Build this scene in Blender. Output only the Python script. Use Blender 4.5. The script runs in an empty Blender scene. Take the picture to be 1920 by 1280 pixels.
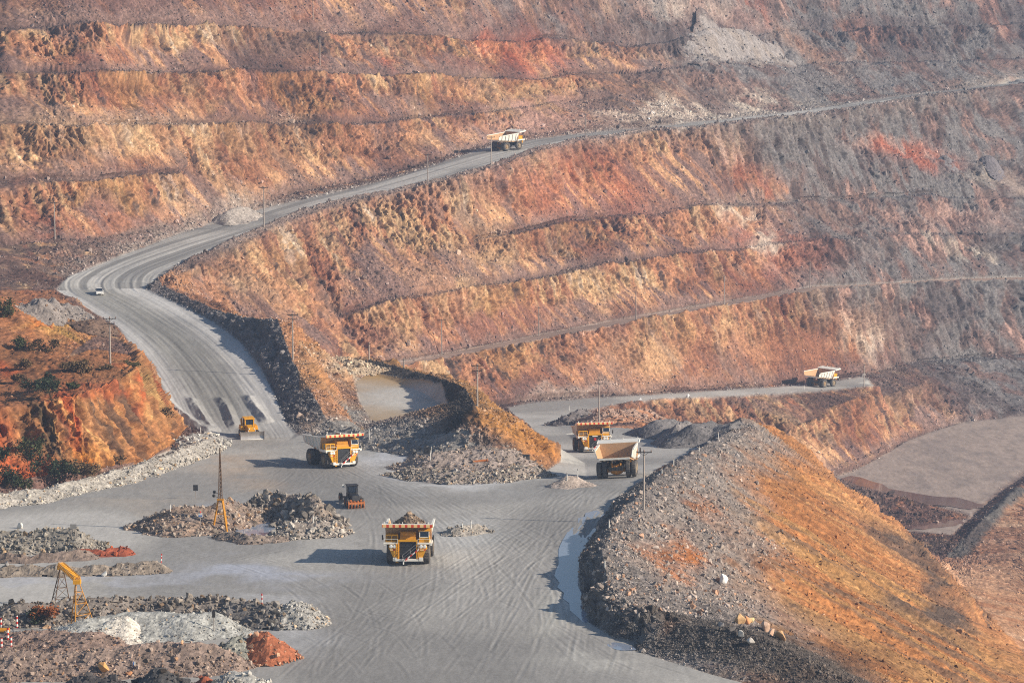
import bpy, bmesh, math, random, time
import numpy as np
from mathutils import Vector, Matrix, Euler
from mathutils.geometry import delaunay_2d_cdt

T0 = time.time()
SC = bpy.context.scene
COL = SC.collection
rng = np.random.default_rng(7)
random.seed(7)
Q = 1.0                      # terrain mesh density

# ------------------------------------------------------------------ camera
F = 5333.3                   # focal length in photo pixels (1920 wide)
TH = math.atan(640.0 / F)
CT, ST = math.cos(TH), math.sin(TH)

def ray(x, y):
    u = (x - 960.0) / F
    v = (640.0 - y) / F
    Y = CT + v * ST
    return u / Y, (-ST + v * CT) / Y      # X/Y and Z/Y slopes

def P(x, y, z=None, D=None):
    a, b = ray(x, y)
    if D is None:
        D = z / b
    return (a * D, D, b * D)

def pix(X, Y, Z):
    """world -> photo pixel (arrays)"""
    cy = Y * CT - Z * ST
    cz = Y * ST + Z * CT
    return 960.0 + F * X / cy, 640.0 - F * cz / cy

cam = bpy.data.cameras.new('camera')
camo = bpy.data.objects.new('camera', cam)
COL.objects.link(camo)
cam.sensor_width = 36.0
cam.lens = 36.0 * F / 1920.0
cam.clip_start = 1.0
cam.clip_end = 6000.0
camo.location = (0, 0, 0)
camo.rotation_euler = (math.pi / 2 - TH, 0, 0)
SC.camera = camo
SC.view_settings.view_transform = 'Standard'
SC.view_settings.look = 'None'
SC.view_settings.gamma = 1.0
SC.view_settings.exposure = 0.42

# ------------------------------------------------------------------ light
SUN_A, SUN_E = math.radians(14), math.radians(25)
sdir = Vector((math.cos(SUN_E) * math.cos(SUN_A), -math.cos(SUN_E) * math.sin(SUN_A), math.sin(SUN_E)))
sl = bpy.data.lights.new('sun', 'SUN')
sl.energy = 4.8
sl.angle = math.radians(0.5)
sl.color = (1.0, 0.88, 0.72)
so = bpy.data.objects.new('sun', sl)
COL.objects.link(so)
so.rotation_euler = sdir.to_track_quat('Z', 'Y').to_euler()
so.location = (300, 0, 300)
W = bpy.data.worlds.new('World')
SC.world = W
W.use_nodes = True
nt = W.node_tree
bg = nt.nodes['Background']
sky = nt.nodes.new('ShaderNodeTexSky')
sky.sky_type = 'NISHITA'
sky.sun_disc = False
sky.sun_elevation = SUN_E
sky.sun_rotation = math.atan2(sdir.x, sdir.y)
sky.air_density = 1.2
sky.dust_density = 0.6
sky.ozone_density = 2.0
nt.links.new(sky.outputs[0], bg.inputs[0])
bg.inputs[1].default_value = 0.07
SC.cycles.use_denoising = False
SC.cycles.filter_width = 1.1
SC.cycles.max_bounces = 5
SC.cycles.diffuse_bounces = 2
SC.cycles.volume_bounces = 0
SC.cycles.volume_step_rate = 4

# ------------------------------------------------------------------ tagging
def tag(o, label=None, cat=None, group=None, kind=None):
    if label: o['label'] = label
    if cat: o['category'] = cat
    if group: o['group'] = group
    if kind: o['kind'] = kind
    return o

def empty(name, loc=(0, 0, 0), rz=0.0):
    o = bpy.data.objects.new(name, None)
    o.empty_display_size = 0.5
    COL.objects.link(o)
    o.location = loc
    o.rotation_euler = (0, 0, rz)
    return o

def copy_tree(o, parent=None):
    c = o.copy()
    COL.objects.link(c)
    c.parent = parent
    for ch in list(o.children):
        copy_tree(ch, c)
    return c

# ------------------------------------------------------------------ numpy noise
def _hash(ix, iy, iz, seed):
    h = (ix.astype(np.uint32) * np.uint32(374761393) + iy.astype(np.uint32) * np.uint32(668265263)
         + iz.astype(np.uint32) * np.uint32(2147483647) + np.uint32((seed * 1274126177) & 0xffffffff))
    h = (h ^ (h >> np.uint32(13))) * np.uint32(1274126177)
    h = (h ^ (h >> np.uint32(16))) * np.uint32(2246822519)
    return h ^ (h >> np.uint32(15))

from concurrent.futures import ThreadPoolExecutor
POOL = ThreadPoolExecutor(4)
def par(fn, arrs, *a):
    """run an array function over row blocks in parallel"""
    arrs = np.broadcast_arrays(*[np.asarray(q, np.float32) for q in arrs]); n = arrs[0].shape[0] if arrs[0].ndim else 0
    if n < 64 or arrs[0].size < 100000: return fn(*arrs, *a)
    cuts = [int(i * n / 12) for i in range(13)]
    res = list(POOL.map(lambda k: fn(*[q[cuts[k]:cuts[k + 1]] for q in arrs], *a), range(12)))
    if isinstance(res[0], tuple): return tuple(np.concatenate([r[i] for r in res]) for i in range(len(res[0])))
    return np.concatenate(res)

def vnoise(x, y, z, seed=0): return par(_vnoise, (x, y, z), seed)
def _vnoise(x, y, z, seed=0):
    """value noise in -1..1"""
    x = np.asarray(x, np.float32); y = np.asarray(y, np.float32); z = np.asarray(z, np.float32)
    fx = np.floor(x); fy = np.floor(y); fz = np.floor(z)
    ix = fx.astype(np.int64) & 0xffffffff; iy = fy.astype(np.int64) & 0xffffffff; iz = fz.astype(np.int64) & 0xffffffff
    tx = x - fx; ty = y - fy; tz = z - fz
    tx = tx * tx * (3 - 2 * tx); ty = ty * ty * (3 - 2 * ty); tz = tz * tz * (3 - 2 * tz)
    out = 0
    for dx in (0, 1):
        wx = tx if dx else 1 - tx
        for dy in (0, 1):
            wy = ty if dy else 1 - ty
            for dz in (0, 1):
                wz = tz if dz else 1 - tz
                h = _hash(ix + dx, iy + dy, iz + dz, seed).astype(np.float32) * np.float32(2.0 / 4294967295.0) - 1
                out = out + wx * wy * wz * h
    return out

def fbm(x, y, z, oct=3, seed=0, gain=0.5): return par(_fbm, (x, y, z), oct, seed, gain)
def _fbm(x, y, z, oct=3, seed=0, gain=0.5):
    a, s, t = 1.0, 0, 0
    for k in range(oct):
        s = s + a * _vnoise(x, y, z, seed + 17 * k)
        t += a
        x = x * 2.03 + 11.3; y = y * 2.03 + 5.7; z = z * 2.03 + 3.1
        a *= gain
    return s / t * 1.5

def cells(x, y, z, seed=0): return par(_cells, (x, y, z), seed)
def _cells(x, y, z, seed=0):
    """cellular noise: (F1 distance, random value of the nearest cell)"""
    x = np.asarray(x, np.float32); y = np.asarray(y, np.float32); z = np.asarray(z, np.float32)
    fx = np.floor(x - .5); fy = np.floor(y - .5); fz = np.floor(z - .5)
    best = np.full(x.shape, 1e9, np.float32)
    val = np.zeros(x.shape, np.float32)
    for dx in (0, 1):
        for dy in (0, 1):
            for dz in (0, 1):
                cx = fx + dx; cy = fy + dy; cz = fz + dz
                h = _hash(cx.astype(np.int64) & 0xffffffff, cy.astype(np.int64) & 0xffffffff, cz.astype(np.int64) & 0xffffffff, seed)
                jx = (h & np.uint32(1023)).astype(np.float32) / 1023.0
                jy = ((h >> np.uint32(10)) & np.uint32(1023)).astype(np.float32) / 1023.0
                jz = ((h >> np.uint32(20)) & np.uint32(1023)).astype(np.float32) / 1023.0
                d = (cx + .15 + .7 * jx - x) ** 2 + (cy + .15 + .7 * jy - y) ** 2 + (cz + .15 + .7 * jz - z) ** 2
                m = d < best
                best = np.where(m, d, best)
                val = np.where(m, (h >> np.uint32(7) & np.uint32(255)).astype(np.float32) / 255.0, val)
    return np.sqrt(best), val

def sstep(a, b, x):
    t = np.clip((x - a) / (b - a), 0, 1)
    return t * t * (3 - 2 * t)

def mix(a, b, t):
    t = np.asarray(t)[..., None]
    return a * (1 - t) + np.asarray(b, np.float32) * t

def in_poly(px, py, poly):
    inside = np.zeros(px.shape, bool)
    n = len(poly)
    for i in range(n):
        x1, y1 = poly[i][0], poly[i][1]
        x2, y2 = poly[(i + 1) % n][0], poly[(i + 1) % n][1]
        if y1 == y2: continue
        c = ((y1 > py) != (y2 > py)) & (px < (x2 - x1) * (py - y1) / (y2 - y1) + x1)
        inside ^= c
    return inside

def seg_dist(X, Y, pts): return par(_seg_dist, (X, Y), pts)
def _seg_dist(X, Y, pts):
    """distance to a polyline in plan, arc length at the foot, index-interpolated z and signed side"""
    best = np.full(X.shape, 1e9, np.float32)
    arc = np.zeros(X.shape, np.float32)
    zz = np.zeros(X.shape, np.float32)
    side = np.zeros(X.shape, np.float32)
    s0 = 0.0
    for i in range(len(pts) - 1):
        ax, ay = pts[i][0], pts[i][1]
        bx, by = pts[i + 1][0], pts[i + 1][1]
        dx, dy = bx - ax, by - ay
        L2 = dx * dx + dy * dy
        L = math.sqrt(L2)
        if L < 1e-6: continue
        t = np.clip(((X - ax) * dx + (Y - ay) * dy) / L2, 0, 1)
        d = np.hypot(X - ax - t * dx, Y - ay - t * dy)
        m = d < best
        best = np.where(m, d, best)
        arc = np.where(m, s0 + t * L, arc)
        if len(pts[i]) > 2:
            zz = np.where(m, pts[i][2] + t * (pts[i + 1][2] - pts[i][2]), zz)
        side = np.where(m, np.sign((X - ax) * dy - (Y - ay) * dx), side)
        s0 += L
    return best, arc, zz, side
# ------------------------------------------------------------------ terrain control lines
# every line is a list of (photo x, photo y, height) or (x, y, None, distance); the camera is at height 0
LINES = []

def pts3(lst):
    out = []
    for p in lst:
        if len(p) == 4: out.append(P(p[0], p[1], D=p[3]))
        else: out.append(P(p[0], p[1], z=p[2]))
    return out

def resample(p3, step):
    out = []
    for a, b in zip(p3[:-1], p3[1:]):
        L = math.hypot(b[0] - a[0], b[1] - a[1])
        n = max(1, int(L / step))
        for k in range(n):
            t = k / n
            out.append(tuple(a[i] + t * (b[i] - a[i]) for i in range(3)))
    out.append(tuple(p3[-1]))
    return out

def line(lst, step=3.0, ext='', world=False):
    p = lst if world else pts3(lst)
    if 'l' in ext:
        a = p[0]; p = [(a[0] - 0.14 * a[1], a[1] * 1.0, a[2])] + p
    if 'r' in ext:
        a = p[-1]; p = p + [(a[0] + 0.14 * a[1], a[1] * 1.0, a[2])]
    r = resample(p, step)
    LINES.append(r)
    return p

def Dl(lst):      # (x, y, D) -> 4-tuples
    return [(a, b, None, d) for a, b, d in lst]

# ---- haul road centre lines (ramp + upper road, and the road going down into the pit)
C_UP = pts3([(480, 850, -78.9), (455, 830, -78.7), (430, 790, -78.0), (405, 740, -76.5), (370, 690, -75), (325, 640, -73.2), (270, 600, -71.3),
             (215, 565, -69.6), (165, 543, -68.2), (180, 515, -67.2), (240, 490, -65.5), (330, 458, -63.5), (430, 428, -61.5), (510, 402, -59.5),
             (600, 377, -57), (700, 353, -54.5), (800, 323, -51), (900, 292, -47.5), (985, 272, -45.6), (1080, 254, -43.8), (1300, 236, -42.5),
             (1500, 213, -41), (1690, 184, -37.5), (1920, 156, -34)])
C_DN = pts3([(1060, 930, -77.5), (1100, 905, -77.9), (1095, 850, -86.8), (1065, 815, -93.5), (1035, 792, -100), (1010, 778, -106), (1015, 768, -109.5),
             (1080, 757, -111.5), (1160, 749, -113), (1240, 742, -114.5), (1350, 736, -117), (1450, 731, -119.5), (1540, 727, -122),
             (1620, 716, -123), (1650, 702, -124), (1760, 682, -125), (1920, 671, -127)])

def chaikin(p, n=2):
    for _ in range(n):
        q = [p[0]]
        for a, b in zip(p[:-1], p[1:]):
            q.append(tuple(.75 * a[i] + .25 * b[i] for i in range(3))); q.append(tuple(.25 * a[i] + .75 * b[i] for i in range(3)))
        p = q + [p[-1]]
    return p
C_SM = chaikin(C_UP)

def on_road(x, y, C, near=90.0):
    a, b = ray(x, y)
    D = np.arange(380, 1250, 0.5)
    d, arc, zz, sd = seg_dist(a * D, D, C)
    f = b * D - zz
    best = None
    for i in np.nonzero(f[:-1] * f[1:] <= 0)[0]:
        if best is None or d[i] < d[best]: best = i
    if best is None: best = int(np.argmin(np.abs(f) + d))
    return (a * D[best], D[best], b * D[best])

def road_line(lst, C, step=3.0, ext=''):
    p = [on_road(x, y, C) for x, y in lst]
    if 'r' in ext:
        a = p[-1]; p = p + [(a[0] + 0.14 * a[1], a[1], a[2])]
    LINES.append(resample(p, step))
    return p

RAMP_C = C_UP[:9]
UP_C = C_UP[8:]
UP_L = road_line([(130, 517), (220, 482), (340, 437), (440, 406), (520, 384), (650, 356), (760, 326), (850, 297), (930, 271), (1060, 253),
                  (1250, 236), (1500, 207), (1690, 180), (1920, 153)], UP_C, ext='r')
UP_R = road_line([(275, 537), (345, 490), (440, 450), (490, 425), (560, 397), (640, 378), (700, 366), (820, 340), (920, 311), (985, 288), (1060, 266),
                  (1200, 247), (1300, 240), (1500, 219), (1690, 189), (1920, 160)], UP_C, ext='r')
RAMP_L = road_line([(105, 545), (150, 572), (220, 612), (255, 660), (275, 700), (300, 745), (340, 790), (400, 822)], RAMP_C)
RAMP_R = road_line([(270, 540), (330, 568), (400, 603), (450, 640), (490, 690), (515, 740), (535, 790), (560, 818)], RAMP_C)
line([(p[0], p[1], p[2]) for p in C_UP], world=True)

# low rubble lip on the outer edge of the upper road
def offset(p3, d, dz):
    out = []
    for i, p in enumerate(p3):
        a = p3[max(0, i - 1)]; b = p3[min(len(p3) - 1, i + 1)]
        dx, dy = b[0] - a[0], b[1] - a[1]
        L = math.hypot(dx, dy) or 1
        out.append((p[0] + d * dy / L, p[1] - d * dx / L, p[2] + dz))
    return out
UP_LIP = offset(UP_R, 2.0, 1.3)
line(UP_LIP, world=True)
line(offset(UP_R, 5.0, 0.2), world=True)

DN_FAR = road_line([(1050, 862), (1022, 825), (992, 797), (966, 780), (950, 764), (1000, 754), (1080, 748), (1160, 743), (1240, 738), (1350, 731), (1450, 725),
                    (1540, 717), (1620, 706)], C_DN)
DN_NEAR = road_line([(1050, 787), (1100, 768), (1160, 757), (1240, 746), (1350, 742), (1450, 737), (1540, 733), (1640, 722)], C_DN)
line([(p[0], p[1], p[2]) for p in C_DN], world=True)

# ---- plaza (z about -77.5)
for row in ([(-500, 1600, -77.5), (300, 1600, -77.5), (1100, 1600, -77.5)],
            [(-400, 1300, -77.5), (0, 1300, -77.5), (600, 1300, -77.5), (1150, 1300, -77.5), (1400, 1310, -77.5)],
            [(-300, 1150, -77.5), (0, 1150, -77.5), (600, 1150, -77.5), (1060, 1150, -77.5)],
            [(-300, 1050, -77.6), (0, 1050, -77.6), (600, 1050, -77.5), (1050, 1050, -77.5)],
            [(-200, 960, -77.75), (0, 960, -77.75), (600, 960, -77.65), (1080, 960, -77.5)],
            [(150, 915, -78), (400, 900, -78.2), (700, 905, -78.2), (1040, 912, -77.7)],
            [(380, 860, -78.6), (560, 850, -78.8), (690, 850, -78.9), (740, 880, -78.6)],
            [(540, 826, -79), (690, 832, -79), (760, 860, -78.8)]):
    line(row, 8)

# ---- left hill with its cliff
line([(-200, 935, -78), (0, 932, -78), (60, 918, -78), (130, 905, -78), (200, 888, -78), (260, 868, -78.3), (310, 846, -78.5), (330, 825, -78.5), (322, 803, -78)])
line([(-200, 768, -66.5), (0, 762, -66.5), (60, 750, -66), (100, 745, -65.5), (150, 735, -65), (200, 720, -65), (250, 700, -65.5)])
line([(250, 700, -65.5), (270, 735, -69), (295, 775, -73), (322, 803, -77)])
line([(255, 680, -65.3), (275, 720, -68.5), (300, 765, -73.0)])
line([(250, 672, -65.3), (240, 645, -65.2), (210, 613, -65.5), (150, 600, -65.5), (100, 610, -65)])
line([(207, 690, -65), (150, 690, -64.6), (100, 692, -64.5), (60, 702, -65), (0, 735, -65.8), (-200, 740, -66)])
line([(230, 660, -65), (180, 650, -64.3), (120, 650, -64)])
# behind the crest of the hill: drop to the ramp ditch
line([(-67, 535, -77), (-73, 560, -75.7), (-79, 585, -74.4), (-86, 610, -72.6), (-96, 632, -71)], 4, world=True)
line([(140, 562, -68), (100, 547, -67.5), (60, 537, -67), (0, 547, -66.5), (-200, 547, -66.5)])
# mound at the far left
line([(-200, 570, -56.5), (0, 575, -57), (30, 585, -58), (70, 640, -62.5), (95, 690, -64.6)])
line([(-200, 700, -65), (0, 692, -64.7), (60, 695, -64.7)])
line([(-200, 552, -56.5), (0, 556, -57), (40, 575, -59), (75, 610, -62)])
line(Dl([(-200, 560, 600), (0, 560, 600), (50, 570, 590)]), 6)
# ground behind the bend, up to the left wall
line([(-300, 520, -66), (0, 522, -66), (80, 522, -66.7), (125, 520, -67.2)])

# ---- upper left wall
line(Dl([(0, 458, 715), (100, 452, 720), (200, 440, 736), (300, 418, 763), (400, 392, 787), (520, 368, 821), (650, 342, 846), (760, 314, 866), (850, 288, 889),
         (930, 262, 919), (1000, 249, 934), (1090, 239, 955), (1250, 224, 981), (1400, 209, 1040), (1500, 199, 1062), (1690, 174, 1128), (1920, 147, 1195)]), ext='lr')
line(Dl([(0, 350, 730), (100, 345, 737), (200, 338, 752), (350, 324, 787)]), ext='l')
line(Dl([(0, 345, 735), (100, 340.5, 742), (200, 333.5, 757), (350, 319, 792)]), ext='l')
line(Dl([(0, 237, 747), (150, 240, 756), (350, 236, 803), (500, 234, 838), (600, 232, 852), (760, 226, 886), (900, 214, 924), (1000, 200, 956), (1090, 190, 985), (1250, 178, 1015)]), ext='l')
line(Dl([(0, 234, 753), (150, 237, 762), (350, 233, 809), (500, 231, 844), (600, 229, 858), (760, 223, 892), (900, 211, 930), (1000, 197, 962), (1090, 187, 989)]), ext='l')
line(Dl([(0, 137, 770), (150, 133, 779), (430, 140, 840), (600, 140, 873), (800, 140, 914), (1000, 150, 978), (1150, 140, 1017), (1290, 120, 1050), (1500, 125, 1115), (1690, 118, 1160), (1920, 112, 1215)]), ext='lr')
line(Dl([(0, 136, 777), (150, 132, 786), (430, 139, 847), (600, 139, 880), (800, 139, 921), (1000, 149, 985), (1150, 139, 1024), (1290, 119, 1057), (1500, 124, 1124), (1690, 117, 1169), (1920, 111, 1224)]), ext='lr')
line(Dl([(0, 55, 788), (200, 50, 805), (450, 52, 862), (600, 62, 897), (700, 66, 925), (850, 72, 962), (1000, 78, 1004), (1150, 85, 1038), (1290, 70, 1074), (1500, 60, 1140), (1690, 50, 1185), (1920, 45, 1240)]), ext='lr')
line(Dl([(0, 54.5, 795), (200, 49.5, 812), (450, 51.5, 869), (600, 61.5, 904), (700, 65.5, 932), (850, 71.5, 969), (1000, 77.5, 1011), (1150, 84.5, 1045), (1290, 69.5, 1080), (1500, 59.5, 1146), (1690, 49.5, 1191), (1920, 44.5, 1246)]), ext='lr')
for yy, dd in ((-25, 16), (-120, 36), (-220, 70), (-260, 190)):
    line(Dl([(0, yy, 795 + dd), (200, yy, 812 + dd), (450, yy, 869 + dd), (700, yy, 932 + dd), (1000, yy, 1011 + dd), (1290, yy, 1080 + dd), (1500, yy, 1146 + dd), (1920, yy, 1246 + dd)]), 8, ext='lr')

# ---- middle wall, from the upper road down
line(Dl([(880, 455, 825), (960, 440, 838), (1100, 413, 877), (1330, 388, 930), (1500, 381, 985), (1700, 373, 1040), (1920, 367, 1088)]), ext='r')
line(Dl([(880, 449, 828), (960, 434, 843), (1100, 407, 882), (1330, 381, 936), (1500, 374, 991), (1700, 366, 1046), (1920, 361, 1093)]), ext='r')
line(Dl([(1640, 302, 1035), (1760, 300, 1075), (1920, 306, 1110)]), ext='r')
line(Dl([(1640, 297, 1040), (1760, 295, 1080), (1920, 301, 1115)]), ext='r')
line(Dl([(640, 592, 756), (700, 580, 763), (760, 565, 773), (830, 553, 785), (880, 543, 795), (980, 527, 822), (1080, 506, 845), (1160, 493, 862), (1240, 482, 880), (1350, 470, 912),
         (1450, 458, 940), (1520, 452, 957), (1600, 448, 977), (1700, 445, 1010), (1800, 441, 1038), (1920, 440, 1063)]), ext='r')
line(Dl([(640, 588, 759), (700, 575, 767), (760, 560, 777), (830, 547, 790), (880, 536, 800), (980, 519, 828), (1080, 499, 851), (1160, 486, 868), (1240, 475, 886), (1350, 463, 918),
         (1450, 450, 947), (1520, 445, 963), (1600, 440, 983), (1700, 437, 1016), (1800, 434, 1044), (1920, 432, 1069)]), ext='r')
M3 = line(Dl([(700, 694, 740), (760, 688, 750), (830, 671, 771), (1010, 636, 810), (1080, 623, 822), (1160, 608, 838), (1240, 594, 856), (1350, 575, 886), (1450, 558, 912), (1520, 545, 928), (1600, 541, 948),
         (1700, 533, 985), (1800, 528, 1015), (1920, 525, 1040)]), ext='r')
M3I = line(Dl([(700, 682, 746), (760, 678, 758), (830, 662, 779), (1010, 627, 820), (1080, 614, 832), (1160, 599, 848), (1240, 586, 866), (1350, 567, 896), (1450, 550, 922), (1520, 537, 937), (1600, 534, 957),
         (1700, 527, 992), (1800, 522, 1022), (1920, 519, 1047)]), ext='r')
line(Dl([(760, 765, 740), (830, 772, 752), (900, 765, 765), (950, 757, 776), (1000, 748, 791), (1080, 743, 807), (1160, 739, 822), (1240, 733, 840), (1350, 725, 870), (1450, 719, 894), (1540, 710, 919),
         (1620, 699, 941), (1700, 678, 972), (1800, 670, 1000), (1920, 662, 1022)]), ext='r')
# foot of the wall behind the ramp ridge
line(Dl([(400, 600, 694), (450, 625, 690), (500, 645, 690), (560, 650, 700), (600, 650, 706), (640, 660, 725), (690, 690, 742)]))
line(Dl([(690, 800, 710), (620, 730, 680), (560, 700, 655), (480, 680, 650)]), 5)

# ---- ridge between ramp and pit
RIDGE = line([(290, 531, None, 684), (330, 548, None, 668), (400, 580, None, 643), (460, 595, None, 623), (520, 596, None, 604), (535, 640, None, 586), (547, 673, None, 570),
      (583, 733, None, 539), (612, 785, None, 520), (640, 806, -78.0)], 2)
line(offset(RIDGE, -3.0, -0.8), 2, world=True)
line([(560, 690, None, 590), (600, 695, None, 597), (620, 722, None, 589), (645, 762, None, 566), (662, 792, None, 542), (690, 815, None, 519)], 3)
# pocket behind it
line([(700, 790, -81.8), (760, 795, -81.8), (820, 792, -81.8), (845, 775, -82), (830, 758, -82), (790, 735, -82), (740, 715, -82), (695, 700, -82), (665, 716, -81.7), (672, 750, -81.5), (690, 780, -81.6)], 3)
line([(740, 750, -82), (800, 770, -82)], 4)
# rim of the pocket and crest of the middle mound
RIM = line([(685, 676, None, 644), (700, 676, None, 641), (750, 688, None, 627), (800, 702, None, 604), (850, 717, None, 578), (874, 730, None, 555), (884, 748, None, 530), (897, 768, -71.8)], 2)
line(offset(RIM, -2.5, -0.3), 2, world=True)
line([(640, 690, -80), (600, 680, None, 640), (690, 668, None, 652)], 3)
rim_out = offset(RIM, -13, 0)
line([(p[0], p[1], -83.5 - (p[1] - 520) * .1) for p in rim_out[1:-1]], 4, world=True)
line([(897, 768, -71.3), (930, 763, -71.6), (950, 772, -72.5), (968, 788, -74.2), (1005, 820, -77.2), (1042, 856, -80.8)], 2)
line([(700, 806, -78.4), (760, 806, -77.8), (830, 806, -76.4), (880, 800, -74.6), (900, 785, -72.4)], 2)
line([(690, 826, -79), (770, 838, -78.9), (840, 846, -77.6), (900, 840, -76.2), (960, 838, -76.4)], 3)
line([(752, 884, -78.6), (800, 904, -78.2), (880, 907, -78.1), (960, 900, -78.3), (1020, 884, -79.2), (1048, 866, -81.5)], 2)

# ---- flat mud beside the descending road, right of it the big dump slope
line([(1185, 903, -77.7), (1230, 880, -79), (1265, 866, -82), (1310, 846, -86), (1345, 828, -88)], 3)
line([(1345, 826, -88.3), (1330, 812, -88.6), (1220, 806, -88.6), (1150, 800, -88.8), (1120, 815, -88)], 3)
line([(1240, 835, -87.8), (1180, 845, -87)], 4)
line(Dl([(1120, 790, 655), (1200, 792, 640), (1290, 792, 645), (1400, 790, 650)]), 5)
line(Dl([(1180, 840, 730), (1280, 850, 735), (1400, 860, 760), (1480, 870, 800)]), 5)
RB = line([(1240, 884, -78.2), (1200, 906, -77.5), (1160, 931, -77.4), (1125, 975, -77.4), (1097, 1020, -77.4), (1085, 1070, -77.5), (1088, 1120, -77.5), (1105, 1165, -77.5), (1150, 1197, -77.5), (1190, 1205, -77.5)], 2)
CREST = line([(1390, 789, -84.6), (1350, 818, -83.6), (1300, 848, -80.6), (1262, 872, -77.0), (1225, 903, -75.4), (1195, 930, -74.9), (1152, 965, -74.5), (1137, 1000, -74.2), (1130, 1040, -74.1), (1135, 1080, -74.1),
      (1157, 1115, -74.2), (1200, 1140, -74.6), (1245, 1166, -75.2)], 2)
line(offset(CREST, -3.0, -0.5), 2, world=True)
S_ = line(Dl([(1390, 785, 580), (1440, 795, 592), (1500, 830, 600), (1560, 880, 592), (1600, 920, 585), (1690, 990, 560), (1740, 1050, 530), (1790, 1120, 500), (1850, 1220, 450), (1885, 1300, 420), (1960, 1450, 370), (2050, 1700, 320)]), 3)
line([(p[0] + 9, p[1] + 15, -140) for p in S_[1:6]], 4, world=True)
# foreground berm on the right
FB = line([(1185, 1216, -77.5), (1300, 1252, -77.5), (1420, 1284, -77.5), (1600, 1330, -77.5), (1900, 1420, -77.5)], 2)
FC = line(Dl([(1222, 1190, 341), (1240, 1169, 341), (1300, 1170, 338), (1400, 1178, 333), (1450, 1200, 330), (1500, 1222, 327), (1560, 1250, 323), (1640, 1284, 319), (1900, 1380, 305)]), 2)
line(offset(FC, -3.0, -1.0), 2, world=True)
line([(1300, 1155, None, 347), (1400, 1160, None, 350), (1500, 1195, None, 346), (1600, 1230, None, 345), (1700, 1275, None, 340)], 3)
# platform below the slope
line(Dl([(1905, 1245, 520), (1850, 1150, 590), (1800, 1085, 650), (1778, 1056, 684)]), 4)
PB = line([(1780, 1040, -138), (1800, 1028, -137.6), (1830, 990, -137.6), (1870, 948, -137.6), (1920, 906, -137.6), (2050, 820, -137.6)], 2)
line([(1806, 1044, -138.4), (1838, 1010, -138.8), (1880, 966, -138.8), (1932, 922, -138.8), (2064, 836, -138.8)], 3)
for xx in (1925, 2100, 2400):
    line(Dl([(xx, 1280, 500), (xx, 1180, 580), (xx, 1080, 668), (xx, 1010, 728)]), 6)
line([(p[0], p[1], -139.9) for p in offset(PB, -6, 0)[2:]], 4, world=True)

# ---- pit floor and its wall
line([(1560, 893, -140), (1590, 884, -140), (1620, 870, -140), (1660, 848, -140), (1690, 827, -140), (1750, 806, -140), (1800, 791, -140), (1860, 785, -140), (1920, 778, -140)], 3, ext='r')
line([(1500, 800, None, 838), (1540, 790, None, 850), (1560, 764, None, 862), (1600, 752, None, 876), (1650, 748, None, 902), (1690, 738, None, 924), (1760, 702, None, 966), (1850, 692, None, 988), (1920, 690, None, 1000)], 3, ext='r')
line(Dl([(1300, 870, 790), (1400, 900, 800), (1500, 910, 815)]), 5)
for D, xs_ in ((690, (88, 92)), (745, (98, 104)), (800, (110, 120, 128)), (860, (118, 140, 180, 240))):
    LINES.append(resample([(x, D, -140.0) for x in xs_], 8))

# outer frame so that the ground runs well past the picture
for q in ((-260, 240, -77.5), (260, 240, -78), (-420, 640, -60), (420, 640, -120), (-420, 800, -20), (-60, 240, -77.5), (60, 240, -77.5), (420, 1000, -120), (0, 1500, 60), (450, 1500, 60), (-450, 1500, 60), (-450, 900, 40)):
    LINES.append([q])

ALL = [p for l in LINES for p in l]
# drop near-duplicates
seen = {}
for p in ALL:
    k = (round(p[0] / 0.8), round(p[1] / 0.8))
    if k not in seen: seen[k] = p
PTS = list(seen.values())
vv, ee, ff, ov, *_ = delaunay_2d_cdt([Vector((p[0], p[1])) for p in PTS], [], [], 0, 1e-4)
TV = np.array([[v.x, v.y] for v in vv])
TZ = np.array([PTS[o[0]][2] if len(o) else np.nan for o in ov])
print('TIN', len(PTS), len(ff), 'nan', int(np.isnan(TZ).sum()))

# ---- rasterise the TIN on a dense polar grid (u = X/Y, w = ln Y)
U0, U1, NU = -0.33, 0.33, 1321
W0, W1, NW = math.log(245.0), math.log(1440.0), 2600
gu = np.linspace(U0, U1, NU); gw = np.exp(np.linspace(W0, W1, NW))
GZ = np.full((NW, NU), np.nan, np.float32)
for f in ff:
    a, b, c = f[0], f[1], f[2]
    x = TV[[a, b, c], 0]; y = TV[[a, b, c], 1]; z = TZ[[a, b, c]]
    if np.isnan(z).any(): continue
    us = x / y
    i0 = max(0, int((us.min() - U0) / (U1 - U0) * (NU - 1))); i1 = min(NU - 1, int((us.max() - U0) / (U1 - U0) * (NU - 1)) + 1)
    lo = math.log(max(y.min(), 100)); hi = math.log(max(y.max(), 101))
    j0 = max(0, int((lo - W0) / (W1 - W0) * (NW - 1))); j1 = min(NW - 1, int((hi - W0) / (W1 - W0) * (NW - 1)) + 1)
    if i1 < i0 or j1 < j0: continue
    den = (y[1] - y[2]) * (x[0] - x[2]) + (x[2] - x[1]) * (y[0] - y[2])
    if abs(den) < 1e-9: continue
    YY = gw[j0:j1 + 1, None]; XX = gu[None, i0:i1 + 1] * YY
    l0 = ((y[1] - y[2]) * (XX - x[2]) + (x[2] - x[1]) * (YY - y[2])) / den
    l1 = ((y[2] - y[0]) * (XX - x[2]) + (x[0] - x[2]) * (YY - y[2])) / den
    l2 = 1 - l0 - l1
    m = (l0 >= -1e-4) & (l1 >= -1e-4) & (l2 >= -1e-4)
    sub = GZ[j0:j1 + 1, i0:i1 + 1]
    sub[m] = (l0 * z[0] + l1 * z[1] + l2 * z[2])[m]
bad = np.isnan(GZ)
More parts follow.
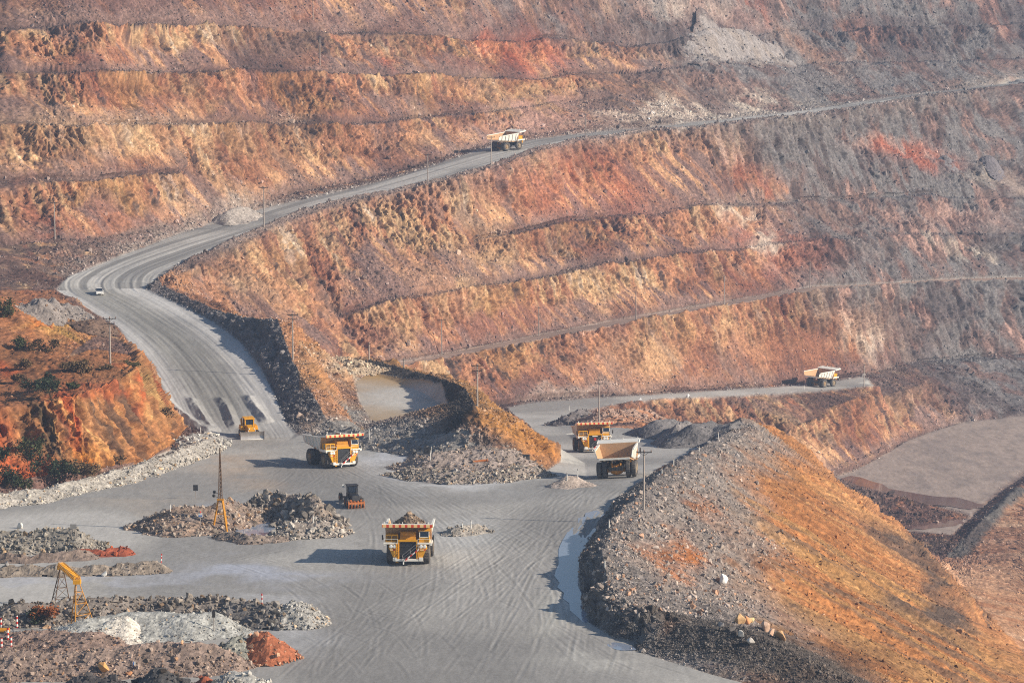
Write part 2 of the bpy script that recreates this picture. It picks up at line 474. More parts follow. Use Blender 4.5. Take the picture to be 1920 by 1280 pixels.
if bad.any():
    print('holes', int(bad.sum()))
    for j in range(1, NW):
        m = np.isnan(GZ[j]); GZ[j][m] = GZ[j - 1][m]
    for j in range(NW - 2, -1, -1):
        m = np.isnan(GZ[j]); GZ[j][m] = GZ[j + 1][m]

def ground(X, Y):
    """bilinear terrain height before fine relief"""
    X = np.asarray(X, np.float64); Y = np.asarray(Y, np.float64)
    fu = np.clip((X / Y - U0) / (U1 - U0) * (NU - 1), 0, NU - 1.001)
    fw = np.clip((np.log(Y) - W0) / (W1 - W0) * (NW - 1), 0, NW - 1.001)
    i = fu.astype(int); j = fw.astype(int); a = fu - i; b = fw - j
    return (GZ[j, i] * (1 - a) * (1 - b) + GZ[j, i + 1] * a * (1 - b) + GZ[j + 1, i] * (1 - a) * b + GZ[j + 1, i + 1] * a * b)

def hit(x, y, dmin=250.0, dmax=1430.0):
    """first terrain point behind photo pixel (x, y)"""
    a, b = ray(x, y)
    D = np.arange(dmin, dmax, 0.25)
    g = ground(a * D, D)
    k = np.nonzero(b * D <= g)[0]
    d = D[k[0]] if len(k) else dmax
    return (a * d, d, float(ground(a * d, d)))
print('terrain base', round(time.time() - T0, 1))
# ------------------------------------------------------------------ fine terrain mesh
def mesh_from(name, V, Fq, cols=None, mat=None, parent=None, smooth=False, extra=None):
    me = bpy.data.meshes.new(name)
    V = np.ascontiguousarray(V, np.float32); Fq = np.ascontiguousarray(Fq, np.int32)
    n, k = Fq.shape
    me.vertices.add(len(V)); me.vertices.foreach_set('co', V.ravel())
    me.loops.add(n * k); me.loops.foreach_set('vertex_index', Fq.ravel())
    me.polygons.add(n); me.polygons.foreach_set('loop_start', np.arange(0, n * k, k, dtype=np.int32))
    me.polygons.foreach_set('use_smooth', np.full(n, smooth, bool))
    if cols is not None:
        at = me.color_attributes.new('Col', 'FLOAT_COLOR', 'POINT')
        c4 = np.ones((len(V), 4), np.float32); c4[:, :3] = cols
        at.data.foreach_set('color', c4.ravel())
    for an, av in (extra or {}).items():
        at = me.attributes.new(an, 'FLOAT', 'POINT')
        at.data.foreach_set('value', np.ascontiguousarray(av, np.float32))
    me.update(calc_edges=True)
    if mat is not None: me.materials.append(mat)
    o = bpy.data.objects.new(name, me)
    COL.objects.link(o)
    o.parent = parent
    return o

NC = int(1650 * Q); NR = int(1550 * Q)
tt = np.linspace(-1, 1, NC)
uc = 0.19 * tt + 0.115 * np.sign(tt) * np.clip((np.abs(tt) - .86) / .14, 0, 1) ** 2     # dense inside the frame, coarse outside
# importance along each column = change of view slope (where visible) + a little distance
ci = np.clip((uc - U0) / (U1 - U0) * (NU - 1), 0, NU - 1.001); c0 = ci.astype(int); ca = ci - c0
prof = GZ[:, c0] * (1 - ca) + GZ[:, c0 + 1] * ca                   # NW x NC
slope = prof / gw[:, None]
run = np.maximum.accumulate(slope, axis=0)
vis = slope >= run - 0.0012
ds = np.abs(np.diff(slope, axis=0)) * F
dD = np.diff(gw)[:, None]
wgt = np.where(vis[1:], ds, ds * 0.15) + dD * 0.10
wgt[gw[1:] < 310] *= 0.05
wgt[slope[1:] * F > 60] *= 0.12
k = 21
ker = np.ones(k) / k
pad = np.pad(wgt, ((0, 0), (k // 2, k // 2)), mode='edge')
cs = np.cumsum(np.pad(pad, ((0, 0), (1, 0))), axis=1)
wgt = (cs[:, k:] - cs[:, :-k]) / k
cw = np.concatenate([np.zeros((1, NC)), np.cumsum(wgt, axis=0)], axis=0)
cw /= cw[-1]
rows = np.linspace(0, 1, NR)
DD = np.empty((NR, NC))
for j in range(NC):
    DD[:, j] = np.interp(rows, cw[:, j], gw)
X = (uc[None, :] * DD); Y = DD
X = X.astype(np.float32); Y = Y.astype(np.float32)
dU, aU, zU, sU = seg_dist(X, Y, C_SM)
dM3, aM3, zM3, sM3 = seg_dist(X, Y, [tuple((a[i] + b[i]) / 2 for i in range(3)) for a, b in zip(M3, M3I)])
dDN = seg_dist(X, Y, C_DN)[0]
# benches wander: shift the face geometry in plan, but never the roads
wk = sstep(16, 34, dU) * sstep(4, 14, dM3) * sstep(16, 34, dDN) * sstep(650, 690, Y) * sstep(-139.5, -136, ground(X, Y)).astype(np.float32)
Xg = X + wk * 3.2 * fbm(X / 21, Y / 21, 0 * X, 3, 151); Yg = Y + wk * 3.6 * fbm(X / 17, Y / 17, 0 * X, 3, 152)
Z = (ground(Xg, Yg) + wk * 1.0 * fbm(X / 15, Y / 30, 0 * X, 2, 153)).astype(np.float32)
# base gradient -> normal and steepness
e = 1.2
gx = (ground(Xg + e, Yg) - ground(Xg - e, Yg)) / (2 * e)
gy = (ground(Xg, Yg + e) - ground(Xg, Yg - e)) / (2 * e)
gl = np.sqrt(gx ** 2 + gy ** 2).astype(np.float32)
inv = 1 / np.sqrt(1 + gl ** 2)
NX, NY, NZ = (-gx * inv).astype(np.float32), (-gy * inv).astype(np.float32), inv.astype(np.float32)
steep = sstep(0.35, 1.0, gl)
PX, PY = pix(X, Y, Z)
print('grid', NR, NC, round(time.time() - T0, 1))

# ---- regions in plan
def plan(lst): return [P(*p[:2], z=p[2])[:2] for p in lst]
road_poly_up = [p[:2] for p in UP_L] + [p[:2] for p in reversed(UP_R)]
ramp_poly = [p[:2] for p in RAMP_L] + [p[:2] for p in reversed(RAMP_R)]
bend_poly = [UP_L[0][:2], UP_L[1][:2], UP_R[1][:2], UP_R[0][:2], RAMP_R[0][:2], RAMP_L[0][:2]]
dn_poly = [p[:2] for p in DN_FAR] + [P(1640, 722, z=-123.5)[:2]] + [p[:2] for p in reversed(DN_NEAR)] + plan([(1120, 800, -90), (1345, 826, -88), (1230, 882, -79), (1185, 903, -77.6), (1050, 905, -78)])
plaza_poly = [(-150, 245), (60, 245), FB[2][:2], FB[1][:2], FB[0][:2]] + [p[:2] for p in reversed(RB)] + plan([(1240, 884, -78.2), (1060, 875, -80), (1048, 868, -81.5), (1020, 886, -79.2), (960, 902, -78.3), (880, 909, -78.1), (800, 906, -78.2),
              (752, 886, -78.6), (770, 842, -78.9), (690, 828, -79), (640, 815, -78.8), (560, 820, -78.9), (400, 824, -78.6), (345, 830, -78.5), (310, 848, -78.5), (260, 870, -78.3), (200, 890, -78), (130, 908, -78), (0, 935, -78), (-300, 940, -78)])
pocket_poly = plan([(695, 790, -81.8), (760, 797, -81.8), (822, 793, -81.8), (842, 768, -82), (830, 745, -82), (790, 725, -82), (740, 710, -82), (695, 697, -82), (665, 715, -81.5), (672, 750, -81.5)])
R_up = in_poly(X, Y, road_poly_up) | in_poly(X, Y, bend_poly)
R_ramp = in_poly(X, Y, ramp_poly)
R_dn = in_poly(X, Y, dn_poly)
R_plaza = in_poly(X, Y, plaza_poly)
R_pocket = in_poly(X, Y, pocket_poly)
R_pit = (Z < -139.5) & (X > 70) & (gl < .12)
R_m3 = (dM3 < 2.6) & (aM3 > 6) & (gl < 0.5)
flat = (R_up | R_ramp | R_dn | R_plaza | R_pit | R_pocket | R_m3).astype(np.float32)

def blur(a, n):
    for ax in (0, 1):
        p = [(0, 0), (0, 0)]; p[ax] = (n + 1, n)
        c = np.cumsum(np.pad(a, p, mode='edge'), axis=ax)
        if ax == 0: a = (c[2 * n + 1:] - c[:-2 * n - 1]) / (2 * n + 1)
        else: a = (c[:, 2 * n + 1:] - c[:, :-2 * n - 1]) / (2 * n + 1)
    return a.astype(np.float32)
flatb = blur(flat, 2)
rough = np.clip(1 - flatb, 0, 1)
hillm = in_poly(PX, PY, [(-400, 690), (60, 690), (250, 640), (280, 720), (335, 830), (260, 872), (-400, 960)]) & (Y < 520)
# dump slopes, berms: smoother than blasted rock faces
soft = (in_poly(PX, PY, [(1100, 780), (1400, 770), (1520, 820), (1960, 1000), (1960, 1300), (1100, 1300)]) & (Y < 640)).astype(np.float32)
soft = np.maximum(soft, ((X > -60) & (Y > 470) & (Y < 660) & (X < 60)).astype(np.float32) * .7)

# ---- where on its bench face each point lies: 0 at the toe, 1 at the crest
fl0 = gl < 0.38
h0 = np.empty_like(Z); h1 = np.empty_like(Z)
cur = Z[0].copy()
for i in range(NR):
    cur = np.where(fl0[i], Z[i], np.minimum(cur, Z[i])); h0[i] = cur
cur = Z[-1].copy()
for i in range(NR - 1, -1, -1):
    cur = np.where(fl0[i], Z[i], np.maximum(cur, Z[i])); h1[i] = cur
face = np.clip((Z - h0) / np.maximum(h1 - h0, .5), 0, 1)
face_h = h1 - h0
sx0 = X + 0.35 * Y; sy0 = Y - 0.35 * X
tal_n = fbm(sx0 / 17, sy0 / 17, Z / 40, 3, 111)
talus = sstep(.12, -.12, face - .42 - .38 * tal_n) * sstep(3, 7, face_h) * np.where(hillm, 0, 1)        # loose scree on the lower part of a face
# ---- relief
sx = X + 0.35 * Y; sy = Y - 0.35 * X                     # skew so the lattice does not line up with the view
disp = np.zeros_like(X)
big = fbm(sx / 26, sy / 26, Z / 22, 3, 1)
disp += big * 1.3 * (0.4 + 0.6 * steep)
rib = fbm(sx / 5.5, sy / 5.5, Z / 16, 3, 5)                 # vertical ribs on faces
rocky = steep * (1 - .85 * talus)
disp += rib * .75 * rocky
disp += np.where(hillm, fbm((X * .8 + Y * .2 + .3 * Z) / 2.2, Y / 30, Z / 9, 3, 46) * .9 * steep, 0)
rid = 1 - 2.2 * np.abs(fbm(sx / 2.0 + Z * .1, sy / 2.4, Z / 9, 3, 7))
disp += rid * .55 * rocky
disp += talus * steep * sstep(.75, .1, face) * 1.1            # scree bulges out at the toe
_, cv1 = cells(sx / 3.4 + rib * .3 + Z * .06, sy / 4.2, Z / 8.5 + big * .2, 3)
disp += (cv1 - .5) * 1.15 * rocky * (1 - soft * .75)
_, cv2 = cells(sx / 1.35 + Z * .12, sy / 1.7 + rib * .2, Z / 3.1, 9)
disp += (cv2 - .5) * (0.22 + .62 * rocky) * (1 - soft * .8)
med = fbm(sx / 2.6, sy / 2.6, Z / 2.6, 3, 21)
disp += med * (0.22 + .25 * rocky) * np.where(soft > .95, .6, 1)
fin = fbm(sx / 0.75, sy / 0.75, Z / 0.75, 2, 33)
disp += fin * (0.16 + .14 * rocky) * np.where(soft > .95, .5, 1)
_, cv5 = cells(sx / .62 + Z * .1, sy / .7, Z / 1.3, 12)
disp += (cv5 - .5) * .42 * rocky
gul = fbm((Y + .10 * X) / 3.6, X / 40, 0 * X, 2, 43); gul2 = fbm((Y + .10 * X) / 6, X / 70, 0 * X, 2, 44)
disp += np.where(soft > .95, gul * .22 + gul2 * .6, 0)
fl_, cv3 = cells(sx / 0.95, sy / 0.95, Z / 0.95, 14)
rub = sstep(-.1, .5, fbm(sx / 14, sy / 14, Z / 9, 2, 41) + .5 * (1 - steep) - .35 + .75 * talus * sstep(.45, .0, face))   # rubble cover, thickest at the toe
disp += rub * (0.45 - fl_) * 0.75 * (1 - steep * .4) * np.where(soft > .95, .35, 1)
disp *= rough
# roads: gentle undulation
disp += (1 - rough) * (0.06 * fbm(X / 9, Y / 26, 0 * Z, 2, 51))
print('relief', round(time.time() - T0, 1))
# ------------------------------------------------------------------ tyre tracks on the roads (relief + tone)
def S(r, g, b):
    """sRGB 0..255 -> linear"""
    c = np.array([r, g, b], np.float32) / 255.0
    return np.where(c <= 0.04045, c / 12.92, ((c + 0.055) / 1.055) ** 2.4).astype(np.float32)

def family(A, B, n, zf, jit=1.2):
    """n wheel tracks between two guide curves given in plan"""
    out = []
    a = resample([P(*p, z=zf) for p in A], 3.0); b = resample([P(*p, z=zf) for p in B], 3.0)
    m = 40
    a = [a[int(i * (len(a) - 1) / m)] for i in range(m + 1)]; b = [b[int(i * (len(b) - 1) / m)] for i in range(m + 1)]
    for k in range(n):
        t = (k + random.uniform(.1, .9)) / n
        t2 = min(1, max(0, t + random.uniform(-.25, .25)))
        ph = random.uniform(0, 6.3); am = random.uniform(.1, .5 * jit)
        i0 = random.randint(0, 12); i1 = m - random.randint(0, 12)
        crv = []
        for i in range(i0, i1 + 1):
            w = t + (t2 - t) * i / m
            crv.append((a[i][0] + w * (b[i][0] - a[i][0]) + am * math.sin(ph + i * .13), a[i][1] + w * (b[i][1] - a[i][1]) + am * math.cos(ph + i * .1)))
        out.append((crv, random.uniform(.5, 1.0), random.choice([-1, -1, 1])))
    return out

FAMS = []
zf = -77.5
_ends = {'A': (lambda: P(random.uniform(470, 1130), 1310, z=zf), (.16, 1)), 'B': (lambda: P(random.uniform(475, 555), 822, z=-79), (.45, -1)), 'C': (lambda: P(random.uniform(1075, 1180), random.uniform(872, 900), z=-78), (-.16, -1)),
         'E': (lambda: P(-30, random.uniform(968, 1008), z=-77.7), (1, -.1)), 'G': (lambda: P(-30, random.uniform(1082, 1108), z=zf), (1, .05))}
def drive(a, b):
    p0, d0 = _ends[a][0](), Vector(_ends[a][1]).normalized(); p3, d3 = _ends[b][0](), Vector(_ends[b][1]).normalized()
    p0, p3 = Vector(p0[:2]), Vector(p3[:2]); L_ = (p3 - p0).length
    k0, k3 = random.uniform(.25, .5) * L_, random.uniform(.25, .5) * L_
    p1 = p0 + d0 * k0; p2 = p3 + d3 * k3
    c = []
    for i in range(29):
        t = i / 28; c.append(p0 * (1 - t) ** 3 + p1 * 3 * t * (1 - t) ** 2 + p2 * 3 * t * t * (1 - t) + p3 * t ** 3)
    st = random.uniform(.35, 1.0); sg = random.choice([-1, -1, 1]); i0, i1 = random.randint(0, 10), 28 - random.randint(0, 10)
    for off in (-2.6, 2.6):
        o_ = []
        for i in range(max(1, i0), i1):
            d = (c[min(28, i + 1)] - c[i - 1]).normalized(); o_.append((c[i].x - d.y * off, c[i].y + d.x * off))
        FAMS.append((o_, st * random.uniform(.7, 1), sg))
for pair, n in (('AC', 46), ('AB', 26), ('BC', 20), ('EB', 7), ('EA', 6), ('GA', 10), ('GB', 5), ('GC', 5)):
    for _ in range(n): drive(*pair)
FAMS += family([(1000, 1090), (1010, 1180), (1090, 1260), (1300, 1310)], [(1050, 1080), (1060, 1170), (1180, 1230), (1400, 1300)], 8, zf, .5)
FAMS += family([(560, 1290), (600, 1200), (640, 1150)], [(640, 1290), (640, 1220), (660, 1170)], 6, zf, .6)

tone = np.zeros_like(X)
rut = np.zeros_like(X)
pm = R_plaza | R_dn
idx = np.nonzero(pm.ravel())[0]
xs, ys = X.ravel()[idx], Y.ravel()[idx]
tflat, rflat = tone.ravel(), rut.ravel()
for crv, st, sg in FAMS:
    c = np.array(crv)
    x0, x1, y0, y1 = c[:, 0].min() - 3, c[:, 0].max() + 3, c[:, 1].min() - 3, c[:, 1].max() + 3
    m = (xs > x0) & (xs < x1) & (ys > y0) & (ys < y1)
    ii = np.nonzero(m)[0]
    if not len(ii): continue
    d, arc, _, _ = seg_dist(xs[ii], ys[ii], crv)
    L = arc.max() if len(arc) else 1
    fade = sstep(0, 8, arc) * sstep(0, 8, L - arc)
    brk = .6 + .4 * np.sin(arc * .35 + st * 40)
    core = np.exp(-(d / .19) ** 2) * fade * st * brk
    lip = np.exp(-((d - .42) / .15) ** 2) * fade * st * brk
    tflat[idx[ii]] += (-.55 * core + .45 * lip) * (1.0 if sg < 0 else -.7)
    rflat[idx[ii]] += -.014 * core + .014 * lip
# along the ramp and the upper road: tracks run with the road
aa = aU / 60.0
lat = dU * sU
tr = fbm(lat / 1.1, aa * 1.2, 0 * X, 3, 61) * .9 + fbm(lat / .35, aa * 2, 0 * X, 2, 62) * .5
onr = (R_ramp | R_up)
rfade = sstep(14, 60, aU)
tone += np.where(onr, tr * .5 * rfade, 0)
rut += np.where(onr, fbm(lat / .7, aa * 2.5, 0 * X, 2, 63) * .06, 0)
# windrows left by the dozer at the foot of the ramp
for wr in ([(355, 742), (375, 775), (400, 808)], [(408, 742), (425, 765), (440, 800)], [(462, 738), (480, 768), (500, 790)], [(300, 740), (330, 770), (392, 812)], [(262, 690), (280, 730), (330, 780)]):
    w3 = [on_road(a, b, RAMP_C)[:2] for a, b in wr]
    d, arc, _, _ = seg_dist(X, Y, w3)
    rut += np.where(onr, 0.9 * np.clip(1 - d / 1.5, 0, 1) * sstep(0, 7, arc) * (.8 + .2 * fbm(arc / 3, d, 0 * d, 2, 64)), 0)
disp += rut
print('tracks', round(time.time() - T0, 1))

# ------------------------------------------------------------------ rock colours (material zones)
ORANGE, TAN, RUST, OCHRE = S(194, 136, 98), S(210, 170, 124), S(152, 92, 70), S(196, 148, 92)
PURP, GREY, DARK, PALE, PINK = S(146, 116, 108), S(152, 146, 146), S(92, 80, 78), S(226, 210, 192), S(208, 166, 150)
REDOR, PEACH, BROWN = S(204, 98, 52), S(208, 156, 118), S(150, 104, 66)
ROADC, ROADP, ROADD = S(172, 169, 164), S(206, 203, 198), S(142, 140, 138)

st4 = fbm((X + .35 * Y + .80 * Z) / 1.0, Y / 60, Z / 30, 3, 78, .6)                 # thin scree streaks
st3 = fbm((X + .35 * Y + .18 * Z) / .75, Y / 50, Z / 7.5, 3, 77, .6)                # fine cracks and stains down the faces
n1 = fbm(sx / 40, sy / 40, Z / 25, 3, 71)
n2 = fbm(sx / 12, sy / 12, Z / 12, 3, 72)
n3 = fbm(sx / 3.2, sy / 3.2, Z / 5.5, 3, 73)
n4 = fbm(sx / 1.1, sy / 1.1, Z / 1.6, 2, 74)
st1 = fbm((X + .35 * Y + .75 * Z) / 3.2, Y / 60, Z / 26, 3, 75)        # talus streaks running down to the right
st2 = fbm((X + .35 * Y + .22 * Z) / 1.7, Y / 60, Z / 17, 3, 76)        # steep ribs

wx = PX + 60 * n2 + 14 * n3; wy = PY + 30 * n2 + 10 * n3

def blob(cx, cy, rx, ry, ang=0, p=2.0):
    a = math.radians(ang)
    dx = (wx - cx); dy = (wy - cy)
    u = (dx * math.cos(a) + dy * math.sin(a)) / rx; v = (-dx * math.sin(a) + dy * math.cos(a)) / ry
    d2 = u * u + v * v; out = np.zeros(X.shape, np.float32); m = d2 < 6; out[m] = np.exp(-d2[m] if p == 2 else -d2[m] ** (p / 2)); return out

col = np.empty(X.shape + (3,), np.float32); col[:] = ORANGE
# solid rock: tan, ochre and rust blocks with dark joints
col = mix(col, TAN, sstep(-.1, .5, n2 * .7 + .55 * st2))
col = mix(col, PURP, .75 * sstep(.05, .5, -n2 * .7 + n3 * .4 - .1))
col = mix(col, RUST, .8 * sstep(.1, .6, n1 * .6 - st2 * .6))
col = mix(col, OCHRE, .6 * sstep(.15, .6, n1 + .3 * n3))
col = mix(col, PALE, .55 * sstep(.5, .85, n2 * .6 + st2 * .55 + .2 * n3))
col = mix(col, DARK, .8 * sstep(.25, .6, n3 * .55 - st2 * .55 + .25 * n4) * steep)
col *= (1 + .42 * np.clip(st3, -1, 1) * steep)[..., None]
col = mix(col, col * np.array([.5, .45, .48], np.float32), .8 * sstep(.3, .6, st3) * steep)
# scree: orange and purple-grey fans with streaks, coarse grey rubble at the toe
tal = mix(np.broadcast_to(ORANGE * .92, col.shape), PURP, sstep(-.25, .35, st1 + .35 * n2))
tal = mix(tal, S(224, 172, 124), .9 * sstep(.12, .4, -st1 + .5 * st4 + .2 * n2))
tal = mix(tal, S(120, 90, 82), .7 * sstep(.15, .5, st1 * .6 - st4 * .7))
tal = mix(tal, RUST, .6 * sstep(.1, .5, n1 - .4 * st1))
tal = mix(tal, PURP * .9, .85 * sstep(.22, .02, face + .1 * n3))
col = mix(col, tal, talus * .95)
col = mix(col, PURP * .95, .7 * sstep(.3, .8, rub) * (1 - .5 * steep))
col = mix(col, PURP * .58, .9 * (1 - steep) * sstep(-.7, .2, n3 + .2) * (face_h < 60))
# grey rock towards the right-hand and upper part of the pit
xb = 1060 + .92 * np.maximum(PY, 0)
G = sstep(-170, 190, wx - xb + 130 * n1) * (PY < 800)
G = np.maximum(G, .75 * blob(1020, 20, 190, 60, 15)); G = np.maximum(G, .8 * blob(1390, 80, 110, 60, 25))
greyrock = mix(np.broadcast_to(GREY * .66, col.shape), PURP * .80, sstep(-.2, .5, n2 + .4 * n3))
greyrock = mix(greyrock, DARK * .8, .8 * sstep(.05, .5, n3 * .6 - st2 * .5 + .3 * st3))
greyrock = mix(greyrock, PINK, .65 * sstep(.35, .75, n2 * .7 + .5 * st2) * steep)
col = mix(col, greyrock, G * (Y > 700))
far = Y > 640
def paint(c, w, m=None):
    global col
    w = np.broadcast_to(w, X.shape) if np.ndim(w) < 2 else w
    q = (w > .006) if m is None else (w > .006) & (m > 0 if getattr(m, 'dtype', None) != bool else m)
    wq = w[q] if m is None or m.dtype == bool else w[q] * m[q]
    wq = np.clip(wq, 0, 1)[:, None]
    col[q] = col[q] * (1 - wq) + np.asarray(c, np.float32) * wq if np.ndim(c) == 1 else col[q] * (1 - wq) + c[q] * wq
# pale band above the upper road, pink and white
for cx, cy, rx, ry, an, c, w in ((1230, 222, 170, 17, -7, PALE, .9), (1000, 222, 110, 16, -8, PINK, .75), (1400, 205, 90, 10, -9, PALE, .6), (780, 235, 30, 60, 5, TAN, .4),
        (1700, 285, 60, 15, 8, REDOR, .75), (1725, 283, 20, 12, 0, RUST, .8), (1420, 345, 30, 22, 0, REDOR, .5), (1450, 352, 22, 14, 0, ORANGE, .7), (1640, 265, 70, 12, 5, PINK, .6), (1790, 405, 90, 22, 0, PINK, .6), (1880, 335, 60, 18, 10, PALE, .5), (1400, 415, 30, 22, 0, PALE, .6),
        (1470, 490, 90, 26, -8, REDOR, .45), (1455, 470, 22, 26, 0, PALE, .7), (1810, 470, 24, 14, 0, PALE, .7), (1640, 640, 34, 36, 0, PALE, .7), (1560, 630, 80, 30, -8, ORANGE, .7), (1400, 660, 140, 40, -12, ORANGE, .6), (1400, 440, 60, 18, -5, REDOR, .4),
        (1330, 20, 90, 30, 10, PINK, .6), (1410, 15, 30, 30, 0, REDOR, .4), (1270, 8, 60, 24, 0, PALE, .4), (1500, 90, 80, 14, 35, ORANGE, .5), (1590, 75, 18, 30, 0, ORANGE, .5),
        (1000, 95, 70, 26, 35, REDOR, .5), (950, 105, 40, 20, 35, REDOR, .6), (730, 120, 25, 12, 35, REDOR, .5), (560, 80, 24, 18, 0, ORANGE, .7), (980, 180, 100, 22, -5, TAN, .6), (900, 320, 400, 30, -18, ORANGE, .3),
        (60, 400, 26, 45, 10, RUST, .9), (110, 395, 20, 30, 20, RUST, .5), (450, 385, 60, 40, 40, ORANGE, .5), (440, 380, 30, 34, 30, OCHRE, .7), (200, 260, 160, 50, 0, TAN, .5), (540, 280, 80, 50, 0, TAN, .4), (20, 300, 26, 26, 0, PEACH, .7), (830, 590, 60, 40, -5, RUST, .5), (690, 610, 60, 40, 10, RUST, .4),
        (900, 460, 60, 40, 20, TAN, .7), (810, 530, 50, 30, 30, PEACH, .6), (880, 560, 30, 26, 0, TAN, .8), (1200, 660, 60, 50, -10, TAN, .6), (1100, 690, 80, 40, -10, ORANGE, .5), (450, 520, 90, 40, 20, TAN, .4), (1130, 300, 160, 60, 40, RUST, .45), (1100, 330, 90, 40, 40, REDOR, .4), (980, 340, 90, 40, 30, REDOR, .3), (600, 420, 80, 26, -10, RUST, .35)):
    paint(c, w * blob(cx, cy, rx, ry, an), far * (rough > .4))
# debris fans along the upper road and the big scree cone high on the right
paint(GREY * .85, .8 * blob(1395, 80, 95, 45, 22), far); paint(GREY * 1.05, .7 * blob(440, 385, 42, 16, 5), far)
dl, _, _, _ = seg_dist(X, Y, UP_L)
paint(S(186, 170, 156), .75 * np.exp(-(dl / 5.5) ** 2) * (.6 + .4 * n3), (rough > .3))
dr, _, _, _ = seg_dist(X, Y, UP_LIP)
paint(S(150, 134, 126), .8 * np.exp(-(dr / 4.0) ** 2), (rough > .2))
# lower wall strip beside the pit road
paint(S(168, 150, 140), .7 * blob(1080, 745, 120, 14, -5), far)
dgl, agl, _, _ = seg_dist(X, Y, [hit(*q)[:2] for q in ((455, 134), (500, 112), (545, 88), (600, 66))])
paint(S(104, 84, 80), .85 * np.exp(-(dgl / 5) ** 2), far & (PY > 40) & (PY < 140))
REDOR = S(190, 94, 52)
# --- left hill
H = hillm | (in_poly(PX, PY, [(-400, 540), (100, 545), (160, 590), (235, 620), (260, 700), (60, 745), (-400, 760)]) & (Y < 665) & (Y > 440) & (X < -80))
hc = np.empty_like(col); hc[:] = S(178, 122, 78)
str_h = fbm((X * .8 + Y * .2 + .42 * Z) / 1.0, Y / 40, Z / 14, 3, 81)
hc = mix(hc, S(176, 128, 88), sstep(-.2, .5, n2 + str_h * .4))
hc = mix(hc, S(104, 80, 64), .9 * sstep(-.05, .45, str_h + .3 * n3))
hc = mix(hc, S(214, 168, 110), .7 * sstep(.2, .6, -str_h + .4 * n3))
hc = mix(hc, S(168, 112, 78), (1 - steep) * .8)
hc = mix(hc, S(190, 150, 80), .8 * blob(110, 615, 60, 18, 0))
hc = mix(hc, BROWN, .6 * blob(150, 690, 130, 20, 0))
hillc = H & (rough > .3)
col[hillc] = hc[hillc]
paint(REDOR, 1.0 * blob(145, 790, 20, 85, -24, 3), hillc); paint(S(240, 176, 110), .9 * blob(128, 772, 5, 50, -24), hillc); paint(S(214, 140, 60), .9 * blob(195, 880, 30, 40, -40), hillc)
paint(REDOR, 1.0 * blob(8, 830, 24, 90, -22, 3), hillc); paint(S(196, 80, 34), 1.0 * blob(60, 900, 34, 26, -30), hillc); paint(REDOR, .8 * blob(260, 740, 9, 50, -15), hillc); paint(REDOR, .6 * blob(200, 730, 70, 12, -8), hillc)
paint(REDOR, .9 * blob(10, 690, 36, 14, 30), hillc); paint(S(206, 110, 50), .7 * blob(60, 590, 10, 50, -25), hillc)
paint(S(96, 84, 60), .75 * blob(95, 800, 14, 90, -24), hillc); paint(S(120, 110, 70), .5 * blob(300, 740, 12, 60, -18), hillc)
paint(S(205, 140, 80), .8 * blob(300, 850, 30, 16, -30), hillc)
# --- ridge beside the ramp: blasted grey rock with shade painted in on the ramp side, ochre on the far side
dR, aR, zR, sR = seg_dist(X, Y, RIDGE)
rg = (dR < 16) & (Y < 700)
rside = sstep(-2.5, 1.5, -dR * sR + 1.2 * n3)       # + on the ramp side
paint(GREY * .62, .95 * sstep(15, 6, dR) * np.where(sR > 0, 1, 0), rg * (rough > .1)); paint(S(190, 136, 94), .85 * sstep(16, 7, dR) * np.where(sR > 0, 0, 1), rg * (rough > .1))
mid = (X > -50) & (X < 20) & (Y > 455) & (Y < 660) & in_poly(PX, PY, [(560, 640), (700, 660), (900, 720), (1060, 860), (1000, 910), (740, 910), (560, 800)])
paint(S(180, 132, 86), .8 * sstep(-.3, .3, n2), mid * (rough > .3))
paint(S(150, 145, 140), 1.0 * blob(650, 800, 70, 40, 10) + 1.0 * blob(840, 870, 120, 45, 5) + .9 * blob(760, 810, 120, 24, 0), mid * (rough > .1)); paint(S(186, 126, 64), .95 * blob(990, 830, 60, 26, 35) + .9 * blob(930, 790, 40, 26, 20), mid * (rough > .1))
paint(S(200, 184, 160), .9 * blob(645, 688, 46, 16, 8), (Y > 560) & (Y < 700))
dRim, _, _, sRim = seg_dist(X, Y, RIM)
paint(S(70, 66, 62), .95 * sstep(9, 3, dRim) * (sRim > 0), (rough > .1) & (Y < 660)); paint(S(176, 130, 76), .7 * sstep(14, 5, dRim) * (sRim < 0), (rough > .1) & (Y < 660))  # pocket side painted near-black as its shade, ochre on the outer side
# --- dump slope on the right
DS = (in_poly(PX, PY, [(1080, 1010), (1130, 930), (1240, 880), (1345, 815), (1390, 770), (1450, 780), (1530, 840), (1700, 980), (1990, 1300), (1990, 1500), (1080, 1500), (1080, 1100)]) & (Y < 640) & (Y > 320) & (X > 8))
dsl = np.empty_like(col); dsl[:] = S(196, 132, 80)
stx = fbm((Y + .10 * X) / 2.4, X / 34, 0 * X, 4, 91, .6); stw = fbm((Y + .10 * X) / 9, X / 60, 0 * X, 2, 92)
dsl = mix(dsl, S(180, 134, 84), sstep(.0, .5, stw + .3 * stx)); dsl = mix(dsl, S(174, 116, 70), sstep(.05, .5, -stw + .35 * stx)); dsl = mix(dsl, S(222, 170, 112), .8 * sstep(.2, .6, stx)); dsl = mix(dsl, S(132, 106, 84), .8 * sstep(.25, .6, -stx + .3 * n3))
dsl = mix(dsl, S(212, 152, 104), sstep(0, 240, wx - (1180 + (wy - 600) * .95)))
dsl = mix(dsl, S(178, 122, 72), .7 * blob(1480, 880, 60, 90, -35)); dsl = mix(dsl, S(170, 116, 72), .8 * blob(1400, 1060, 40, 130, -40))
dc, ac, _, _ = seg_dist(X, Y, CREST)
